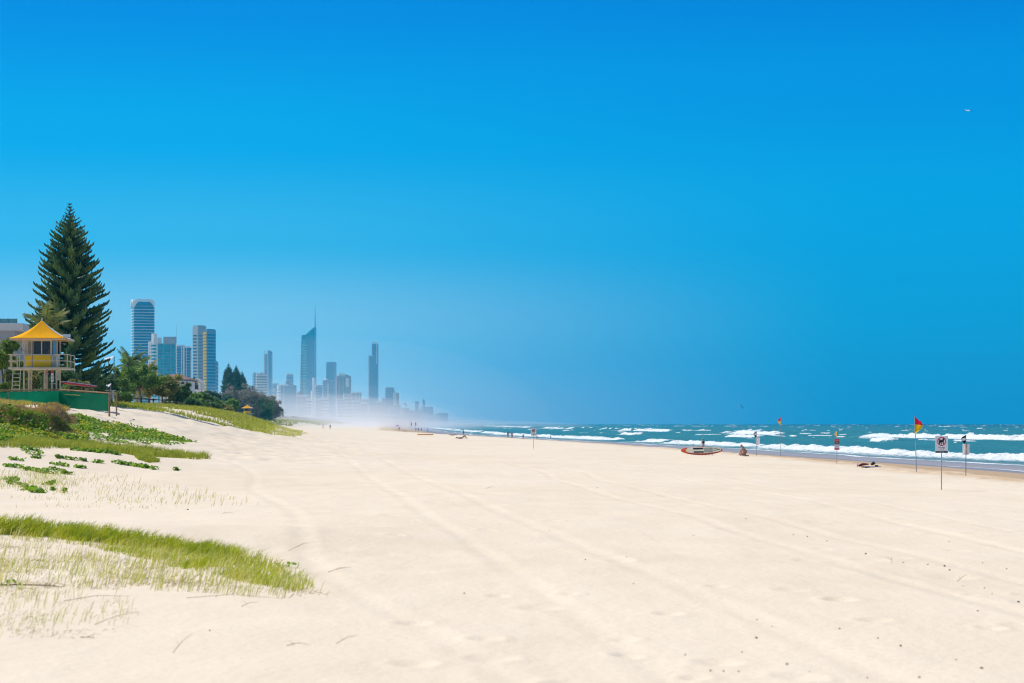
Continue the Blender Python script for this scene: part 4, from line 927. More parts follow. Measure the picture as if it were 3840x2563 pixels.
for u, v, n_, lb, rn in [(30, 2202, 9, 'creeper runner with round upright leaves at the left edge of the near sand', True), (1078, 2132, 12, 'small green creeper at the tip of the near grass', False)]:
    x0, y0, z0 = at(u, v); o = thing('creeper_runner', lb, 'creeper', (x0, y0, z0))
    xx = x0+rs.uniform(-.16, .16, n_); yy = y0+rs.uniform(-.1, .1, n_); quads('leaf_cluster', vleaves(xx, yy, rs, .032, .06)-np.array([x0, y0, z0]), VN, o)
    if rn: MB().tube([(-.2, 0, .01), (.1, -.03, .02), (.45, -.06, .015), (.62, -.1, .0)], [.009, .008, .006, .003], 5).build('stem', dbark, o)

# ------------------------------------------------------------------ scraps and twigs on the sand
scr = mat('dark_seaweed', (.045, .03, .02), .9, .3, 30.); brn = mat('brown_twig', (.46, .30, .16), .9, .2, 20.); paleb = mat('pale_straw_stalk', (.60, .46, .22), .8, .15, 20.)
def scrap_mesh(sd):
    r_ = np.random.RandomState(sd); mb = MB()
    for _ in range(4):
        a = r_.uniform(0, 6.28); p = [Vector((0, 0, .012)), Vector((.5*math.cos(a), .5*math.sin(a), r_.uniform(.2, .6))), Vector((math.cos(a+.4), math.sin(a+.4), r_.uniform(.0, .35)))]
        mb.tube([p[0]*1, p[1]*1, p[2]*1], [.3, .26, .06], 5)
    return mb.build('seaweed_scrap', scr)
SCR = [(787, 2367, .022), (706, 1914, .05), (177, 1901, .03), (411, 2148, .025), (1743, 2228, .028), (1935, 2233, .014), (2839, 2396, .035), (2894, 2352, .018), (2839, 2329, .018), (2571, 2458, .022), (2781, 2449, .02), (2667, 2521, .024), (2715, 2521, .022), (2771, 2523, .018),
 (2953, 2495, .026), (3036, 2523, .022), (3254, 2545, .018), (3444, 2546, .026), (3379, 2425, .028), (3586, 2477, .018), (3680, 2511, .030), (3664, 2294, .028), (3150, 2360, .024), (3290, 2396, .024), (2195, 2101, .025), (2122, 1955, .03), (2350, 2091, .02), (2976, 2007, .03), (3026, 2015, .03),
 (3389, 2113, .03), (3540, 2126, .04), (3560, 2140, .03), (3685, 2113, .02), (3773, 2137, .025), (3560, 2033, .025), (3690, 2207, .025), (3244, 2080, .04), (3820, 2259, .03), (2797, 1947, .03), (2376, 2191, .02), (1905, 2215, .012), (2060, 1990, .02), (2240, 1830, .035), (3480, 2120, .025), (3610, 2200, .02), (3720, 2230, .018), (2600, 2010, .022), (1640, 2140, .012), (1560, 1960, .02), (3100, 2030, .025)]
pr = None
for i, (u, v, s_) in enumerate(SCR):
    q = at(u, v)
    if pr is None or i < 3: ob = scrap_mesh(i); pr = (pr or [])+[ob]; ob.location = q; ob.scale = (s_*.7,)*3
    else: ob = dup(pr[i % 3], q, rs.uniform(0, 6), s_*.7)
    ob.rotation_euler.z = rs.uniform(0, 6); tag(ob, 'small dark scrap of dry seaweed lying on the open sand', 'seaweed', 'dark scraps scattered on the sand')
TW = [(648, 2452, 724, 2380, 'thin pale stalk slanting up out of the sand below the grass', paleb), (1260, 2419, 1344, 2386, 'thin pale stalk lying alone on the sand right of the grass', paleb), (1075, 2424, 1165, 2424, 'brown twig lying flat at the bottom of the sand', brn),
 (835, 1927, 880, 1928, 'short brown stick lying behind the near grass', brn), (1082, 2068, 1180, 2033, 'thin bent stalk beyond the tip of the near grass', paleb), (1230, 2150, 1320, 2130, 'dark twig at the right tip of the near grass', brn), (1822, 1834, 1860, 1830, 'small reddish twig alone on the middle sand', brn),
 (240, 2258, 490, 2240, 'long brown runner stalk lying in the sparse grass at left', brn), (355, 2345, 520, 2300, 'long straw coloured stalk over the clump of dry grass at left', paleb), (300, 2392, 390, 2410, 'bent straw stalk below the clump of dry grass', paleb), (905, 2278, 975, 2262, 'forked straw piece right of the sparse grass', paleb), (700, 2245, 1060, 2252, 'long faint stalk lying below the near grass', paleb), (3590, 2185, 3625, 2160, 'reddish twig among the debris at the right of the sand', brn), (3345, 2112, 3342, 2094, 'small upright twig left of the debris at the right', brn)]
for u0, v0, u1, v1, lb, mm in TW:
    a = Vector(at(u0, v0)); b = Vector(at(u1, v1)) if abs(v1-v0) < 15 else None
    if b is None: b = P3(u1, v1, a.y+.05); 
    d_ = b-a; o = MB(); md = d_*.5+Vector((0, 0, .02+.03*d_.length))
    o.tube([Vector((0, 0, .004)), md, d_+Vector((0, 0, .012))], [.0034, .0026, .0012], 5)
    for k in range(1+int(d_.length > .3)): s_ = d_*(.3+.2*k)+Vector((0, 0, .02)); o.tube([s_, s_+Vector((rs.uniform(-.08, .08), rs.uniform(-.1, .1), rs.uniform(.0, .06)))], [.003, .001], 4)
    ob = o.build('twig', mm); ob.location = a; tag(ob, lb, 'twig')

# ------------------------------------------------------------------ people
skin = mat('tanned_skin', (.50, .27, .17), .5, .08, 6.); hairb = mat('blonde_hair', (.36, .22, .08), .6, .2, 30.); hairk = mat('dark_hair', (.035, .02, .015), .6, .2, 30.)
def skinmesh(name, J, E, m, parent=None, sub=2):
    me = bpy.data.meshes.new(name); me.from_pydata([j[:3] for j in J], E, []); me.materials.append(m)
    o = link(bpy.data.objects.new(name, me), parent); s_ = o.modifiers.new('skin', 'SKIN')
    for i, j in enumerate(J):
        r = j[3]; me.skin_vertices[0].data[i].radius = (r, r*(j[4] if len(j) > 4 else 1)); me.skin_vertices[0].data[i].use_root = (i == 0)
    o.modifiers.new('sub', 'SUBSURF').levels = sub; o.modifiers['sub'].render_levels = sub
    s_.use_smooth_shade = True; return o
cloth = lambda nm, c: mat(nm, c, .8, .1, 8.)
def standing(label, loc, rz, h=1.7, shorts=None, top=None, hair=hairk, stride=.10, arms=.24, group=None, hat=None, bend=0.):
    o = thing('person', label, 'person', loc, rz, group); o.scale = (h/1.72,)*3
    f = bend
    J = [(0, 0, .96, .135, .8), (0, -.01-f*.1, 1.14, .125, .75), (0, -.02-f*.22, 1.34, .15, .7), (0, -.02-f*.3, 1.47, .055), (0, -.04-f*.34, 1.56, .075, 1.1), (0, -.03-f*.36, 1.66, .088, 1.1),
         (-.17, -.02-f*.22, 1.40, .06), (-arms, -.02-f*.25, 1.13, .044), (-arms-.02, -.10-f*.3, .88, .035), (-arms-.02, -.13-f*.3, .78, .03),
         (.17, -.02-f*.22, 1.40, .06), (arms, -.02-f*.25, 1.13, .044), (arms+.02, -.10-f*.3, .88, .035), (arms+.02, -.13-f*.3, .78, .03),
         (-.09, 0, .86, .092), (-.10, -stride, .49, .062), (-.10, -stride*.4, .09, .042), (-.11, -.17-stride*.4, .03, .036),
         (.09, 0, .86, .092), (.10, stride*.4, .49, .062), (.10, stride*1.3, .09, .042), (.11, stride*1.3-.15, .03, .036)]
    E = [(0, 1), (1, 2), (2, 3), (3, 4), (4, 5), (2, 6), (6, 7), (7, 8), (8, 9), (2, 10), (10, 11), (11, 12), (12, 13), (0, 14), (14, 15), (15, 16), (16, 17), (0, 18), (18, 19), (19, 20), (20, 21)]
    skinmesh('body', J, E, skin, o, 2)
    skinmesh('hair', [(0, -.01-f*.35, 1.69, .094), (0, .04-f*.34, 1.60, .07)], [(0, 1)], hair, o, 2)
    if hat: MB().tube([(0, -.03-f*.36, 1.72), (0, -.03-f*.36, 1.75), (0, -.03-f*.36, 1.84)], [.19, .12, .09], 12).build('hat', hat, o, True)
    if shorts: skinmesh('shorts', [(0, 0, 1.0, .145, .85), (0, 0, .9, .15, .85), (-.10, -stride*.4, .66, .105), (.10, stride*.2, .66, .105)], [(0, 1), (1, 2), (1, 3)], shorts, o, 2)
    if top: skinmesh('shirt', [(0, 0, 1.0, .14, .85), (0, -.01-f*.1, 1.16, .14, .8), (0, -.02-f*.22, 1.36, .165, .75), (-.2, -.02-f*.22, 1.34, .07), (.2, -.02-f*.22, 1.34, .07)], [(0, 1), (1, 2), (2, 3), (2, 4)], top, o, 2)
    return o
wshort = cloth('white_cloth', (.70, .70, .76)); grnc = cloth('green_cloth', (.03, .30, .14)); navc = cloth('navy_cloth', (.02, .03, .10)); redc = cloth('red_cloth', (.6, .05, .06)); purp = cloth('purple_cloth', (.18, .03, .30)); pinkc = cloth('pink_cloth', (.62, .18, .28)); yelc = cloth('lime_cloth', (.62, .66, .02)); bluc = cloth('blue_cloth', (.08, .16, .40)); cap_ = cloth('straw_hat', (.55, .45, .22)); orng = cloth('orange_cloth', (.85, .33, .05))
q = on(2637, 338); standing('person in a straw hat and white shorts standing beyond the rescue board', q, R(200), 1.62, wshort, navc, hairk, .12, .28, hat=cap_)
q = on(1905, 540); standing('person in a green shirt and blue shorts at the water edge', q, R(30), 1.75, bluc, grnc)
q = on(1920, 545); standing('person in pink shorts beside the one in the green shirt', q, R(-20), 1.55, pinkc, None)
q = on(1962, 600); standing('small dark swimmer right of the green shirted person', q, R(10), 1.35, navc, None)
q = on(2013, 570); standing('lone sunlit walker below the far no dogs sign', q, R(70), 1.3, orng, None)
q = on(2065, 640); standing('bather standing in the white wash right of the far no dogs sign', q, R(60), 1.3, redc, None)
q = on(1738, 830); standing('lone person in dark swimwear standing by the hazy water', q, R(20), 1.75, navc, None)
q = on(1497, 1010); standing('person near the misty shore with a purple parasol beside', q, R(30), 1.75, pinkc, redc)
for i, (u, Yp, tp_) in enumerate([(1569, 1060, bluc), (1580, 1100, navc), (1604, 1000, purp), (1211, 900, redc), (1238, 880, navc), (1560, 1080, wshort), (2543, 560, navc)]):
    q = on(u, Yp); lb = ['person in blue just right of the far flags', 'faint dark bather right of the person in blue', 'tiny purple clad person above the orange paddle board', 'left one of two tiny walkers on the misty sand', 'right one of two tiny walkers on the misty sand', 'pale shirted person under the far right flag', 'dark head and shoulders in the shallows left of the rescue board'][i]
    standing(lb, q, R(40*i), 1.7, tp_, tp_)
# kneeling woman
x0, y0, z0 = at(2787, 1712); o = thing('person', 'blonde woman in a lime bikini kneeling and bending forward on the sand', 'person', (x0, y0, z0), R(8))
J = [(.10, .02, .22, .14, .9), (.06, .0, .40, .12, .85), (-.02, -.03, .58, .135, .8), (-.10, -.05, .68, .055), (-.17, -.07, .74, .08, 1.1), (-.20, -.08, .80, .075, 1.1),
     (-.08, -.19, .58, .058), (-.17, -.24, .36, .043), (-.24, -.18, .16, .034), (-.27, -.16, .08, .03),
     (-.02, .15, .60, .058), (-.14, .20, .38, .043), (-.25, .12, .18, .034), (-.28, .1, .10, .03),
     (.05, -.10, .20, .105), (-.22, -.14, .12, .078), (.10, -.16, .06, .055), (.30, -.14, .04, .04), (.40, -.14, .02, .028),
     (.07, .12, .20, .105), (-.20, .16, .12, .078), (.12, .18, .06, .055), (.30, .17, .04, .04), (.40, .17, .02, .028)]
E = [(0, 1), (1, 2), (2, 3), (3, 4), (4, 5), (2, 6), (6, 7), (7, 8), (8, 9), (2, 10), (10, 11), (11, 12), (12, 13), (0, 14), (14, 15), (15, 16), (16, 17), (17, 18), (0, 19), (19, 20), (20, 21), (21, 22), (22, 23)]
for hx, hy, hz_, ix in ((-.27, -.16, .08, 9), (-.28, .10, .10, 13)):
    for k in range(5):
        i0 = len(J); J.append((hx-.02, hy-.025+.0125*k, hz_-.03, .009)); J.append((hx-.04-.006*(2-abs(k-2)), hy-.03+.015*k, hz_-.07, .007)); E += [(ix, i0), (i0, i0+1)]
skinmesh('body', J, E, skin, o, 2)
skinmesh('hair', [(-.17, -.06, .82, .085), (-.12, -.05, .76, .07), (-.13, -.1, .66, .05)], [(0, 1), (1, 2)], hairb, o)
skinmesh('bikini_top', [(-.07, -.12, .50, .06), (-.04, -.02, .49, .09), (-.05, .09, .51, .06)], [(0, 1), (1, 2)], yelc, o)
skinmesh('bikini_bottom', [(.12, -.07, .20, .13), (.13, .08, .20, .13)], [(0, 1)], yelc, o)
skinmesh('sarong', [(.10, -.16, .48, .05), (.19, -.06, .36, .09), (.22, 0, .22, .08)], [(0, 1), (1, 2)], cloth('patterned_cloth', (.45, .22, .20)), o)
x1, y1, z1 = at(2772, 1711); ob = skinmesh('beach_bag', [(0, 0, .08, .10), (.12, .02, .07, .08), (.05, 0, .16, .03)], [(0, 1), (0, 2)], purp); ob.location = (x1, y1-.15, z1); tag(ob, 'purple cloth bag in front of the kneeling woman', 'bag')
# lying sunbathers
def lying(label, u, v, rz, c1, kn=.3, towel=None, tl=None):
    x0, y0, z0 = at(u, v); o = thing('person', label, 'person', (x0, y0, z0+.03), rz)
    J = [(0, 0, .12, .13, .8), (-.2, 0, .12, .12), (-.42, 0, .13, .14, .8), (-.58, 0, .14, .055), (-.70, 0, .17, .09), (-.78, 0, .18, .07), (-.42, -.18, .12, .05), (-.15, -.27, .1, .04), (.05, -.22, .08, .03), (-.42, .18, .12, .05), (-.15, .27, .1, .04), (.05, .22, .08, .03),
         (.08, -.1, .12, .1), (.45, -.1, .12+kn, .065), (.72, -.12, .08, .045), (.8, -.12, .12, .03), (.08, .1, .12, .1), (.47, .1, .12+kn*.5, .065), (.82, .12, .08, .045), (.9, .12, .13, .03)]
    skinmesh('body', J, [(0, 1), (1, 2), (2, 3), (3, 4), (4, 5), (2, 6), (6, 7), (7, 8), (2, 9), (9, 10), (10, 11), (0, 12), (12, 13), (13, 14), (14, 15), (0, 16), (16, 17), (17, 18), (18, 19)], skin, o)
    skinmesh('swimwear', [(-.05, 0, .12, .14), (.08, 0, .13, .14)], [(0, 1)], c1, o); skinmesh('hair', [(-.76, 0, .2, .085), (-.7, 0, .23, .06)], [(0, 1)], hairk, o)
    if towel:
        ob = MB().prism([(-.95, -.4), (.95, -.4), (.95, .4), (-.95, .4)], lambda a, b: (a, b, .0), lambda a, b: (a, b, .025)).build('beach_towel', towel); ob.location = (x0, y0, z0+.02); ob.rotation_euler.z = rz; tag(ob, tl, 'towel')
lying('tanned person lying with knees raised at the far edge of the dry sand', 1730, 1647, R(12), navc, .42, cloth('pink_towel', (.6, .3, .34)), 'pink towel under the sunbather with raised knees')
lying('sunbather lying flat in the hazy distance left of the standing person', 1698, 1635, R(-5), navc, .1)
lying('dark sunbather lying by the misty shore below the far flags', 1518, 1618, R(10), navc, .15)
ob = MB().prism([(1.6*math.cos(t_*math.pi/12)*(1 if math.cos(t_*math.pi/12) > 0 else .95), .3*math.sin(t_*math.pi/12)) for t_ in range(24)], lambda a, b: (a, b, .02), lambda a, b: (a, b, .2)).build('paddle_board', orng); x0, y0, z0 = at(1594, 1633); ob.location = (x0, y0, z0+.03); tag(ob, 'orange board lying flat on the far sand', 'board')
o = thing('parasol', 'small purple parasol by the misty shore left of the far flags', 'parasol', on(1490, 1020)); MB().tube([(0, 0, 1.9), (0, 0, 2.35)], [.9, .02], 10).build('canopy', purp, o); MB().tube([(0, 0, -.1), (0, 0, 1.95)], .03, 5).build('pole', alu, o)
# lifeguard inside the tower
M8 = Matrix.Rotation(R(3), 3, 'Z'); v_ = M8 @ Vector((.34, -.25, 1.64)); standing('lifeguard in a red shirt seen through the tower window', (TX+v_.x, TY+v_.y, TZ+v_.z-.42), R(70), 1.62, navc, redc, hairk, .05, .22, bend=.4)

# ------------------------------------------------------------------ boards
def board(name, L, W, m, parent, th=.16, y=0):
    vs = []; fs = []; N = 40; K = 10
    for i in range(N+1):
        s = -1+2*i/N; wdt = W*.5*max(.015, (1-abs(s)**2.3))**.62*(1 if s < 0 else 1-.10*s); thk = th*.5*max(.06, (1-abs(s)**3))
        for k in range(K): a = 2*math.pi*k/K; vs.append((s*L/2, math.copysign(abs(math.sin(a))**.8, math.sin(a))*thk, math.cos(a)*wdt+ .04*s*s))
    for i in range(N):
        for k in range(K): fs.append((i*K+k, (i+1)*K+k, (i+1)*K+(k+1) % K, i*K+(k+1) % K))
    fs += [tuple(range(K))[::-1], tuple(range(N*K, N*K+K))]
    return MB().add(vs, fs).build(name, m, parent, True)
boardc = mat('cream_board_deck', (.88, .76, .54), .45, .08, 3.); rail_ = mat('red_board_rail', (.68, .07, .05), .4, .06, 4.); orb = mat('orange_board_paint', (.80, .13, .02), .4, .05, 4.); padm = mat('black_deck_pad', (.015, .014, .02), .8, .1, 10.)
x0, y0, z0 = at(2632, 1708); o = thing('rescue_board', 'long cream and red rescue board standing on its edge on the sand', 'rescue board', (x0, y0, z0+.32), R(4)); o.rotation_euler.x = R(-44)
o.rotation_euler.y = R(-1)
board('rail', 3.06, .84, rail_, o)
def deckshape(name, a, b, zf0, zf1, m, lift, par=o):
    pts = []
    NN = 20
    def wz(s): return .385*max(.015, (1-abs(s)**2.3))**.62*(1 if s < 0 else 1-.10*s)
    up = [(a+(b-a)*k/NN) for k in range(NN+1)]
    P_ = [(s*1.53, wz(s)*zf1+.04*s*s) for s in up]+[(s*1.53, wz(s)*zf0+.04*s*s) for s in up[::-1]]
    return MB().prism(P_, lambda x, z: (x, -lift, z), lambda x, z: (x, -.05, z)).build(name, m, par)
deckshape('deck', -.80, .90, -.80, .80, boardc, .088)
deckshape('tail_patch', -.985, -.80, -.9, .9, orb, .086)
MB().prism([(-1.30, .19), (-1.06, .26), (-1.03, .22), (-1.20, .02), (-1.14, -.14), (-.96, -.26), (-1.10, -.27), (-1.32, -.17)], lambda x, z: (x, -.092, z), lambda x, z: (x, -.06, z)).build('tail_stripe', orb, o)
MB().box(-.63, .10, -.098, -.05, .07, .22).build('knee_pad', padm, o); MB().box(-.63, .10, -.098, -.05, -.26, -.13).build('knee_pad', padm, o)
MB().box(.14, .78, -.094, -.05, -.24, .22).build('grip_panel', mat('grey_green_grip', (.36, .36, .28), .7, .1, 6.), o)
for k in range(9): MB().box(.84+.055*k, .84+.055*k+.034, -.095, -.05, -.10+.012*k, -.03+.016*k).build('lettering', padm, o)
MB().box(.82, 1.15, -.095, -.05, .12, .15).build('nose_line', navc, o)
for xx in (.15, .62): 
    x1, y1, z1 = x0+xx, y0-.1, z0; o2 = thing('board_stand', 'dark folding stand under the %s of the rescue board' % ('middle' if xx < .3 else 'nose'), 'stand', (x1, y1, z1)); MB().tube([(-.12, 0, 0), (0, .12, .22)], .025, 6).build('leg', mblk, o2); MB().tube([(.14, -.02, 0), (0, .12, .22)], .025, 6).build('leg', mblk, o2)
# board on the rack by the tower
pa, pb = P3(226, 1434, 148.5), P3(366, 1452, 150.5); o = thing('rescue_board', 'red and white rescue board resting on a rack beside the tower', 'rescue board', (pa+pb)/2); dv = pb-pa
o.rotation_euler = dv.to_track_quat('X', 'Z').to_euler(); bd = board('hull', dv.length, .55, pinkr, o); bd.rotation_euler = (R(90), 0, 0)
dk_ = board('deck', dv.length*.985, .5, white, o, .10); dk_.rotation_euler = (R(90), 0, 0); dk_.location = (0, 0, .055)
mdl = (pa+pb)/2; o = thing('board_rack', 'timber rack holding the red and white board beside the tower', 'rack', (mdl.x-.3, mdl.y, hz(mdl.x, mdl.y)))
zz = mdl.z-o.location.z
for xx in (-.35, .75):
    zt = zz-.12+(-.3 if xx > 0 else .05)*.35; MB().box(xx-.05, xx+.05, -.3, -.22, -.3, zt).build('leg', timber, o); MB().box(xx-.05, xx+.05, .22, .3, -.3, zt).build('leg', timber, o); MB().box(xx-.04, xx+.04, -.22, .22, zt-.08, zt).build('cross_bar', timber, o)

# ------------------------------------------------------------------ signs and flags
pole_m = mat('galvanised_pole', (.42, .43, .46), .4, .1, 6., spec=.5, metal=.3); signw = mat('white_sign_face', (.78, .78, .80), .45, .03, 2.); sred = mat('red_sign_print', (.62, .012, .06), .45, .03, 2.); sdk = mat('dark_sign_print', (.012, .012, .03), .5, .05, 2.); sgry = mat('grey_sign_print', (.45, .45, .52), .5, .05, 2.)
def text(body, size, m, parent, x, y, z):
    c = bpy.data.curves.new('text', 'FONT'); c.body = body; c.size = size; c.align_x = 'CENTER'; c.extrude = .001
    tmp = bpy.data.objects.new('text', c); COL.objects.link(tmp); dg = bpy.context.evaluated_depsgraph_get()
    me = bpy.data.meshes.new_from_object(tmp.evaluated_get(dg)); bpy.data.objects.remove(tmp)
    me.materials.clear(); me.materials.append(m); o = link(bpy.data.objects.new('lettering', me), parent); o.location = (x, y, z); o.rotation_euler = (R(90), 0, 0); return o
DOG = [(-.095, .045), (-.075, .10), (-.105, .055), (-.06, .045), (.02, .05), (.05, .085), (.045, .115), (.065, .135), (.09, .13), (.14, .105), (.145, .085), (.095, .075), (.085, .045), (.078, .0), (.085, -.09), (.055, -.09), (.045, -.02), (.02, -.03), (-.02, -.025), (-.03, -.05), (.0, -.085), (-.025, -.10), (-.06, -.05), (-.075, -.02), (-.085, -.055), (-.08, -.10), (-.105, -.10), (-.115, -.05), (-.105, .0)]
DOG = [(-.10, .05), (-.115, .085), (-.10, .09), (-.085, .06), (.01, .055), (.035, .07), (.04, .105), (.055, .125), (.075, .12), (.135, .10), (.14, .08), (.09, .07), (.08, .03), (.08, -.11), (.055, -.11), (.05, -.03), (-.01, -.035), (.01, -.11), (-.015, -.115), (-.045, -.045), (-.06, -.045), (-.075, -.115), (-.1, -.115), (-.095, -.05), (-.11, 0)]
def dog_sign(label, loc, rz, sc_=1., pole_h=1.35, near=True):
    o = thing('no_dogs_sign', label, 'sign', loc, rz); pw, ph = .45, .59; zb = pole_h
    MB().tube([(0, .025, -.4), (0, .025, zb+.45)], .018, 8).build('pole', pole_m, o)
    p_ = MB().box(-pw/2, pw/2, -.004, .004, zb, zb+ph).build('panel', signw, o); zc = zb+.40
    ring = MB(); vs = []; fs = []
    for i in range(40):
        a = 2*math.pi*i/40
        for r in (.155, .127): vs += [(r*math.cos(a), -.0075, zc+r*math.sin(a))]
    for i in range(40): k = (i+1) % 40; fs.append((2*i, 2*i+1, 2*k+1, 2*k))
    ring.add(vs, fs)
    c, s_ = math.cos(R(-45)), math.sin(R(-45)); 
    dg = MB().prism(DOG, lambda x, z: (x*.95, -.0095, zc+z*.95), lambda x, z: (x*.95, -.0045, zc+z*.95)).build('dog_symbol', sdk, p_)
    ring.prism([(-.13, -.013), (-.055, -.013), (-.055, .013), (-.13, .013)], lambda x, z: (x*c-z*s_, -.0115, zc+x*s_+z*c), lambda x, z: (x*c-z*s_, -.0098, zc+x*s_+z*c))
    ring.prism([(.075, -.013), (.13, -.013), (.13, .013), (.075, .013)], lambda x, z: (x*c-z*s_, -.0115, zc+x*s_+z*c), lambda x, z: (x*c-z*s_, -.0098, zc+x*s_+z*c))
    ring.build('red_ring', sred, p_)
    bar = MB().box(-pw/2+.008, pw/2-.008, -.008, -.0045, zb+.004, zb+.062).build('footer_bar', sdk, p_)
    MB().box(-.075, .075, -.0105, -.0082, zb+.024, zb+.042).build('footer_print', sgry, bar)
    text('No dogs', .062, sdk, p_, 0, -.0085, zb+.165)
    for k in range(3): MB().box(-.09+.02*(k == 2), .09-.02*(k == 2), -.007, -.0045, zb+.13-.024*k, zb+.137-.024*k).build('small_print', sgry, p_)
    return o
x0, y0, z0 = at(3531, 1838); dog_sign('near no dogs sign with a red crossed ring on a thin pole', (x0, y0, z0), R(3), pole_h=1.29)
x0, y0, z0 = at(2001, 1683); o = dog_sign('far no dogs sign alone on the middle sand', (x0, y0, z0), R(2), pole_h=(1683-1634)/F*y0); 
fr_ = mat('red_flag_cloth', (.80, .012, .06), .7, .08, 3., trans=.5); fy = mat('yellow_flag_cloth', (.92, .58, .005), .7, .06, 3., trans=.5); fk = mat('black_flag_cloth', (.012, .014, .03), .8, .1, 3.); fwc = mat('white_flag_cloth', (.75, .75, .78), .8, .05, 3., trans=.2)
def flagcloth(parent, top, edge, mats_, hgt, name='flag', th=.004):
    """pole edge from top downwards; edge(s) gives (x, y) reach at fraction s of the height"""
    vs = []; fs = []; mi = []; N = 28; K = 9
    for i in range(N+1):
        s = i/N; rx, ry, dz = edge(s)
        for k in range(K+1): q = k/K; vs.append((top[0]+rx*q, top[1]+ry*q+.05*math.sin(q*7+s*5)*q, top[2]-hgt*s-dz*q))
    for i in range(N):
        for k in range(K): fs.append((i*(K+1)+k, i*(K+1)+k+1, (i+1)*(K+1)+k+1, (i+1)*(K+1)+k)); mi.append(min(len(mats_)-1, int((i+.5)/N*len(mats_))))
    mb = MB(); mb.add(vs, fs); mb.mi = mi; return mb.build(name, mats_, parent, True)
def flagpole(label, u, v, vt, lean, cl):
    x0, y0, z0 = at(u, v); o = thing('beach_flag', label, 'flag', (x0, y0, z0)); H_ = P3(u, vt, y0).z-z0
    MB().tube([(0, 0, -.4), (lean*.45, 0, H_*.5), (lean, 0, H_)], [.024, .021, .015], 8).build('pole', pole_m, o); cl(o, (lean, 0, H_-.01)); return o
flagpole('red and yellow beach flag left of the red warning sign', 2927, 1712, 1563, .02, lambda o, t_: flagcloth(o, t_, lambda s: (-.02-.30*math.sin(math.pi*min(1, s*1.02))**.55*(1 if s > .35 else .35+s*1.86), -.12, .06*(1-s)), [fr_, fy], .92))
flagpole('red and yellow beach flag blowing right beside the near no dogs sign', 3437, 1769, 1560, -.10, lambda o, t_: flagcloth(o, t_, lambda s: (.02+(.36*min(1, s*2.4) if s < .62 else .36*(1-(s-.62)/.40))+(.06 if .22 < s < .34 else 0), -.10, .05), [fr_, fr_, fy, fy], .82))
def vnotice(label, u, v, vt, pw, vp0, vp1, flagmats, kind):
    x0, y0, z0 = at(u, v); o = thing('surf_sign', label, 'sign', (x0, y0, z0)); k = y0/F
    zp = lambda v_: CAMZ-(v_-HOR)*k-z0
    MB().tube([(0, 0, -.4), (0, 0, zp(vt))], .018, 8).build('pole', pole_m if kind != 'rust' else mat('rusty_pole', (.26, .17, .14), .7, .2, 6.), o)
    yb = -.03 if kind == 'red' else .03
    if kind != 'red': pw *= 1.3
    p_ = MB().box(-pw/2, pw/2, yb-.005, yb+.005, zp(vp1), zp(vp0)).build('panel', signw, o); hh = zp(vp0)-zp(vp1); zb = zp(vp1)
    if kind == 'red':
        for nm, a, b, m_ in (('header_band', .78, 1., sred), ('dark_band', .50, .775, mat('charcoal_print', (.05, .05, .07), .5)), ('footer_band', 0, .16, sred)):
            bnd = MB().box(-pw/2+.005, pw/2-.005, yb-.009, yb-.0055, zb+a*hh, zb+b*hh-.004).build(nm, m_, p_)
            MB().box(-pw*.3, pw*.3, yb-.0115, yb-.0092, zb+hh*(a+(b-a)*.35), zb+hh*(a+(b-a)*.65)).build('print_line', mat('pale_pink_print', (.75, .45, .40), .5), bnd)
        for j_ in range(2): MB().box(-pw*.3, pw*.32, yb-.009, yb-.0055, zb+hh*(.26+.1*j_), zb+hh*(.29+.1*j_)).build('print_line', sgry, p_)
    else:
        vs = []; fs = []; zc = zb+hh*.62; f_ = lambda r, a: (r*pw*math.cos(a), yb-.007, zc+r*pw*1.35*math.sin(a))
        for i in range(32): a = 2*math.pi*i/32; vs += [f_(.36, a), f_(.31, a)]
        for i in range(32): q = (i+1) % 32; fs.append((2*i, 2*i+1, 2*q+1, 2*q))
        MB().add(vs, fs).build('faded_ring', mat('faded_red_print', (.75, .45, .42), .5), p_)
        MB().prism([(-.16, -.20), (-.11, -.24), (.17, .20), (.12, .24)], lambda x, z: (x*pw, yb-.0095, zc+z*pw*1.3), lambda x, z: (x*pw, yb-.0072, zc+z*pw*1.3)).build('faded_slash', MATS['faded_red_print'], p_)
        MB().box(-pw*.34, pw*.36, yb-.009, yb-.0055, zb+hh*.01, zb+hh*.06).build('footer_bar', sdk, p_)
        for j_ in range(2): MB().box(-pw*.28, pw*.28, yb-.0078, yb-.0055, zb+hh*(.13+.07*j_), zb+hh*(.145+.07*j_)).build('print_line', sgry, p_)
    if kind != 'red': p_.rotation_euler.z = R(-44); p_.location = (.08 if kind == 'plain' else -.01, .01, 0)
    fh = zp(vt)-zp(vp0)-.05
    flagcloth(o, (-.02, -.02, zp(vt)-.01), (lambda s: (-(.02+.20*math.sin(math.pi*min(1, .15+s*.8))), -.06, .05)) if kind != 'red' else (lambda s: (-.13*math.sin(math.pi*min(1, .05+s*.9)), -.07, .02)), flagmats, fh*(.92 if kind != 'red' else .8))
vnotice('narrow white sign with a small black and white flag beside the left beach flag', 2837, 1711, 1619, .27, 1642, 1668, [fk, fwc, fk], 'plain')
vnotice('red black and white warning sign with a small yellow flag on top', 3138, 1740, 1617, .30, 1647, 1688, [fy], 'red')
vnotice('white sign with a faded ring and black white flag right of the no dogs sign', 3622, 1784, 1632, .28, 1666, 1705, [fk, fwc, fk], 'rust')
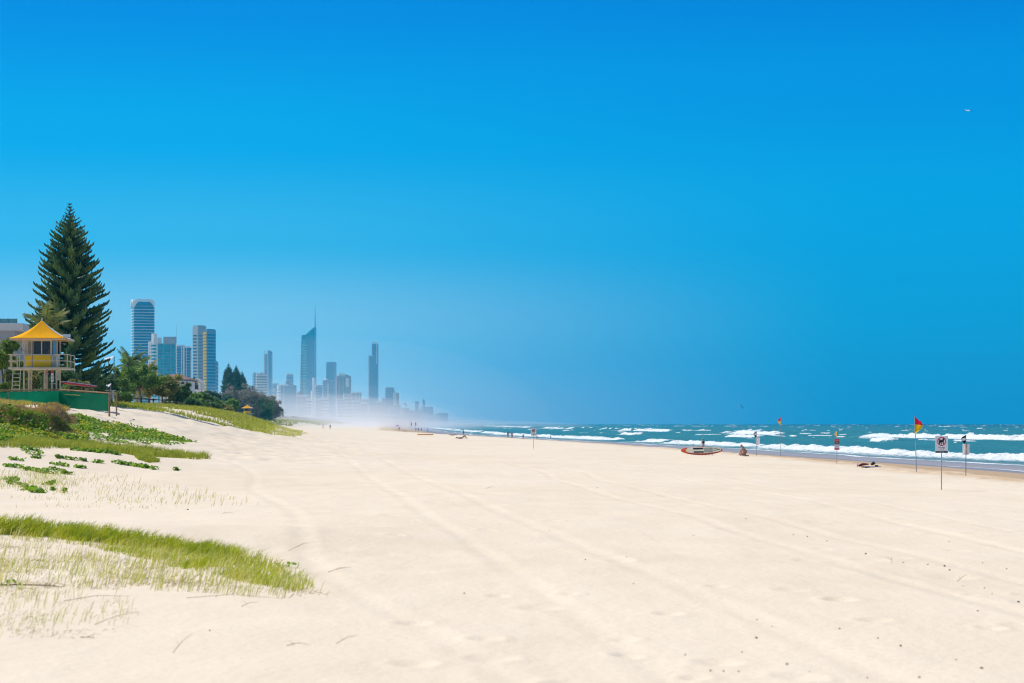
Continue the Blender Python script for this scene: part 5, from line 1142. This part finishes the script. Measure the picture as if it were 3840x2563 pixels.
for u, lb in ((1541, 'left one of the two tiny far beach flags'), (1557, 'right one of the two tiny far beach flags')):
    q = on(u, 1050); o = thing('beach_flag', lb, 'flag', q); hp = P3(u, 1585, 1050).z-q[2]; MB().tube([(0, 0, -.3), (0, 0, hp)], .04, 6).build('pole', pole_m, o)
    flagcloth(o, (0, -.05, hp), lambda s: (.55*math.sin(math.pi*min(1, .1+s*.8)), -.1, .1), [fr_, fy, fy], 1.4)
# towel, bags
bm_ = cloth('maroon_cloth', (.20, .03, .08)); bk_ = cloth('black_bag_cloth', (.02, .025, .035)); tw = cloth('yellow_towel', (.75, .52, .08)); tb = cloth('blue_towel', (.16, .26, .50))
x0, y0, z0 = at(3240, 1754); ob = MB().prism([(-.2, -.3), (.25, -.32), (.32, .25), (-.16, .3)], lambda a, b: (a, b, .012), lambda a, b: (a, b, .045)).build('beach_towel', tw); ob.location = (x0, y0, z0+.01); tag(ob, 'small yellow towel under the maroon bag', 'towel')
ob = skinmesh('clothes_bundle', [(-.12, 0, .08, .07), (.05, .05, .12, .08), (.22, .0, .13, .05), (.36, 0, .12, .03), (-.22, -.02, .03, .05)], [(0, 1), (1, 2), (2, 3), (0, 4)], bm_); ob.location = (x0-.08, y0+.1, z0+.03); tag(ob, 'maroon bundle of clothes on the yellow towel', 'clothes')
x1, y1, z1 = at(3272, 1755); ob = MB().prism([(-.5, -.22), (.42, -.26), (.5, .22), (-.42, .26)], lambda a, b: (a, b, .012), lambda a, b: (a, b, .04)).build('beach_towel', tb); ob.location = (x1, y1, z1+.01); tag(ob, 'blue towel spread under the dark rucksack', 'towel')
o = thing('rucksack', 'dark rucksack slumped on the blue towel', 'bag', (x1+.0, y1+.02, z1+.05), R(15)); skinmesh('bag_body', [(-.08, 0, .10, .13), (.10, 0, .12, .14), (.02, .02, .22, .10)], [(0, 1), (0, 2), (1, 2)], bk_, o); MB().tube([(-.12, -.12, .18), (0, -.17, .26), (.12, -.13, .16)], .018, 6).build('strap', bk_, o); MB().box(.16, .30, -.1, .05, .0, .07).build('side_pocket', bk_, o)
ob = MB().tube([(0, 0, 0), (0, 0, .17), (0, 0, .19), (0, 0, .23)], [.035, .035, .015, .015], 8).build('water_bottle', mat('clear_plastic', (.55, .62, .68), .2, .05, 4.)); ob.location = (x0-.02, y0-.05, z0+.2); ob.location = (x0-.36, y0+.05, z0); tag(ob, 'pale plastic bottle standing behind the maroon bundle', 'bottle')
# kites and aircraft
kt = mat('teal_kite_cloth', (.02, .22, .36), .6, .05, 2., trans=.3)
def kite(label, u, v, Y, wpx, m0, m1, rz):
    o = thing('surf_kite', label, 'kite', P3(u, v, Y)); o.rotation_euler = (0, R(35), rz); r = wpx*Y/F*.55
    for nm, a0, a1, m_ in (('canopy', 0, 150, m1), ('canopy', 150, 185, m0)):
        vs = []; fs = []
        for i in range(13):
            a = R(a0+(a1-a0)*i/12); c = r*.55*math.sin(max(.12, math.pi*(a0+(a1-a0)*i/12)/190))
            for k in range(5): vs.append((r*math.cos(a), -c*.5+c*k/4, r*math.sin(a)*.8+.12*r*math.sin(math.pi*k/4)))
        for i in range(12):
            for k in range(4): fs.append((i*5+k, i*5+k+1, (i+1)*5+k+1, (i+1)*5+k))
        MB().add(vs, fs).build(nm, m_, o, True)
    return o
kite('blue surf kite with a white tip above the sea', 2776, 1531, 1500, 21, fwc, kt, R(20))
kite('dark and pink kite over the hazy right end of the skyline', 1517, 1521, 1300, 15, pinkc, kt, R(-30))
o = thing('aeroplane', 'small light aeroplane high in the blue sky at the right', 'aeroplane', P3(3630, 416, 2350), R(25)); o.rotation_euler = (R(8), R(-4), R(28)); o.scale = (.92,)*3
ac = mat('white_aircraft_paint', (.8, .8, .8), .3, .03, 1., spec=.5)
MB().tube([(0, -3.6, -.1), (0, -3.2, 0), (0, -1.5, .1), (0, 1, .1), (0, 4.2, .35)], [.1, .5, .68, .62, .12], 12).build('fuselage', ac, o, True)
wng = lambda sx: MB().prism([(0, -.8), (5.6*sx, -.45), (5.7*sx, .25), (0, .8)] if sx > 0 else [(0, .8), (5.7*sx, .25), (5.6*sx, -.45), (0, -.8)], lambda a, b: (a, b-.3, .0+.05*abs(a)), lambda a, b: (a, b-.3, .16+.05*abs(a)))
for s_ in (1, -1): wng(s_).build('wing', navc, o); MB().prism([(0, 3.4), (1.9*s_, 3.7), (1.9*s_, 4.3), (0, 4.4)][::s_], lambda a, b: (a, b, .42), lambda a, b: (a, b, .5)).build('tailplane', ac, o)
MB().prism([(3.2, .4), (4.2, 1.7), (4.7, 1.7), (4.5, .35)], lambda a, b: (-.06, a, b), lambda a, b: (.06, a, b)).build('fin', ac, o)
MB().box(-.45, .45, -1.6, -.4, .55, .75).build('canopy_glass', navy, o)
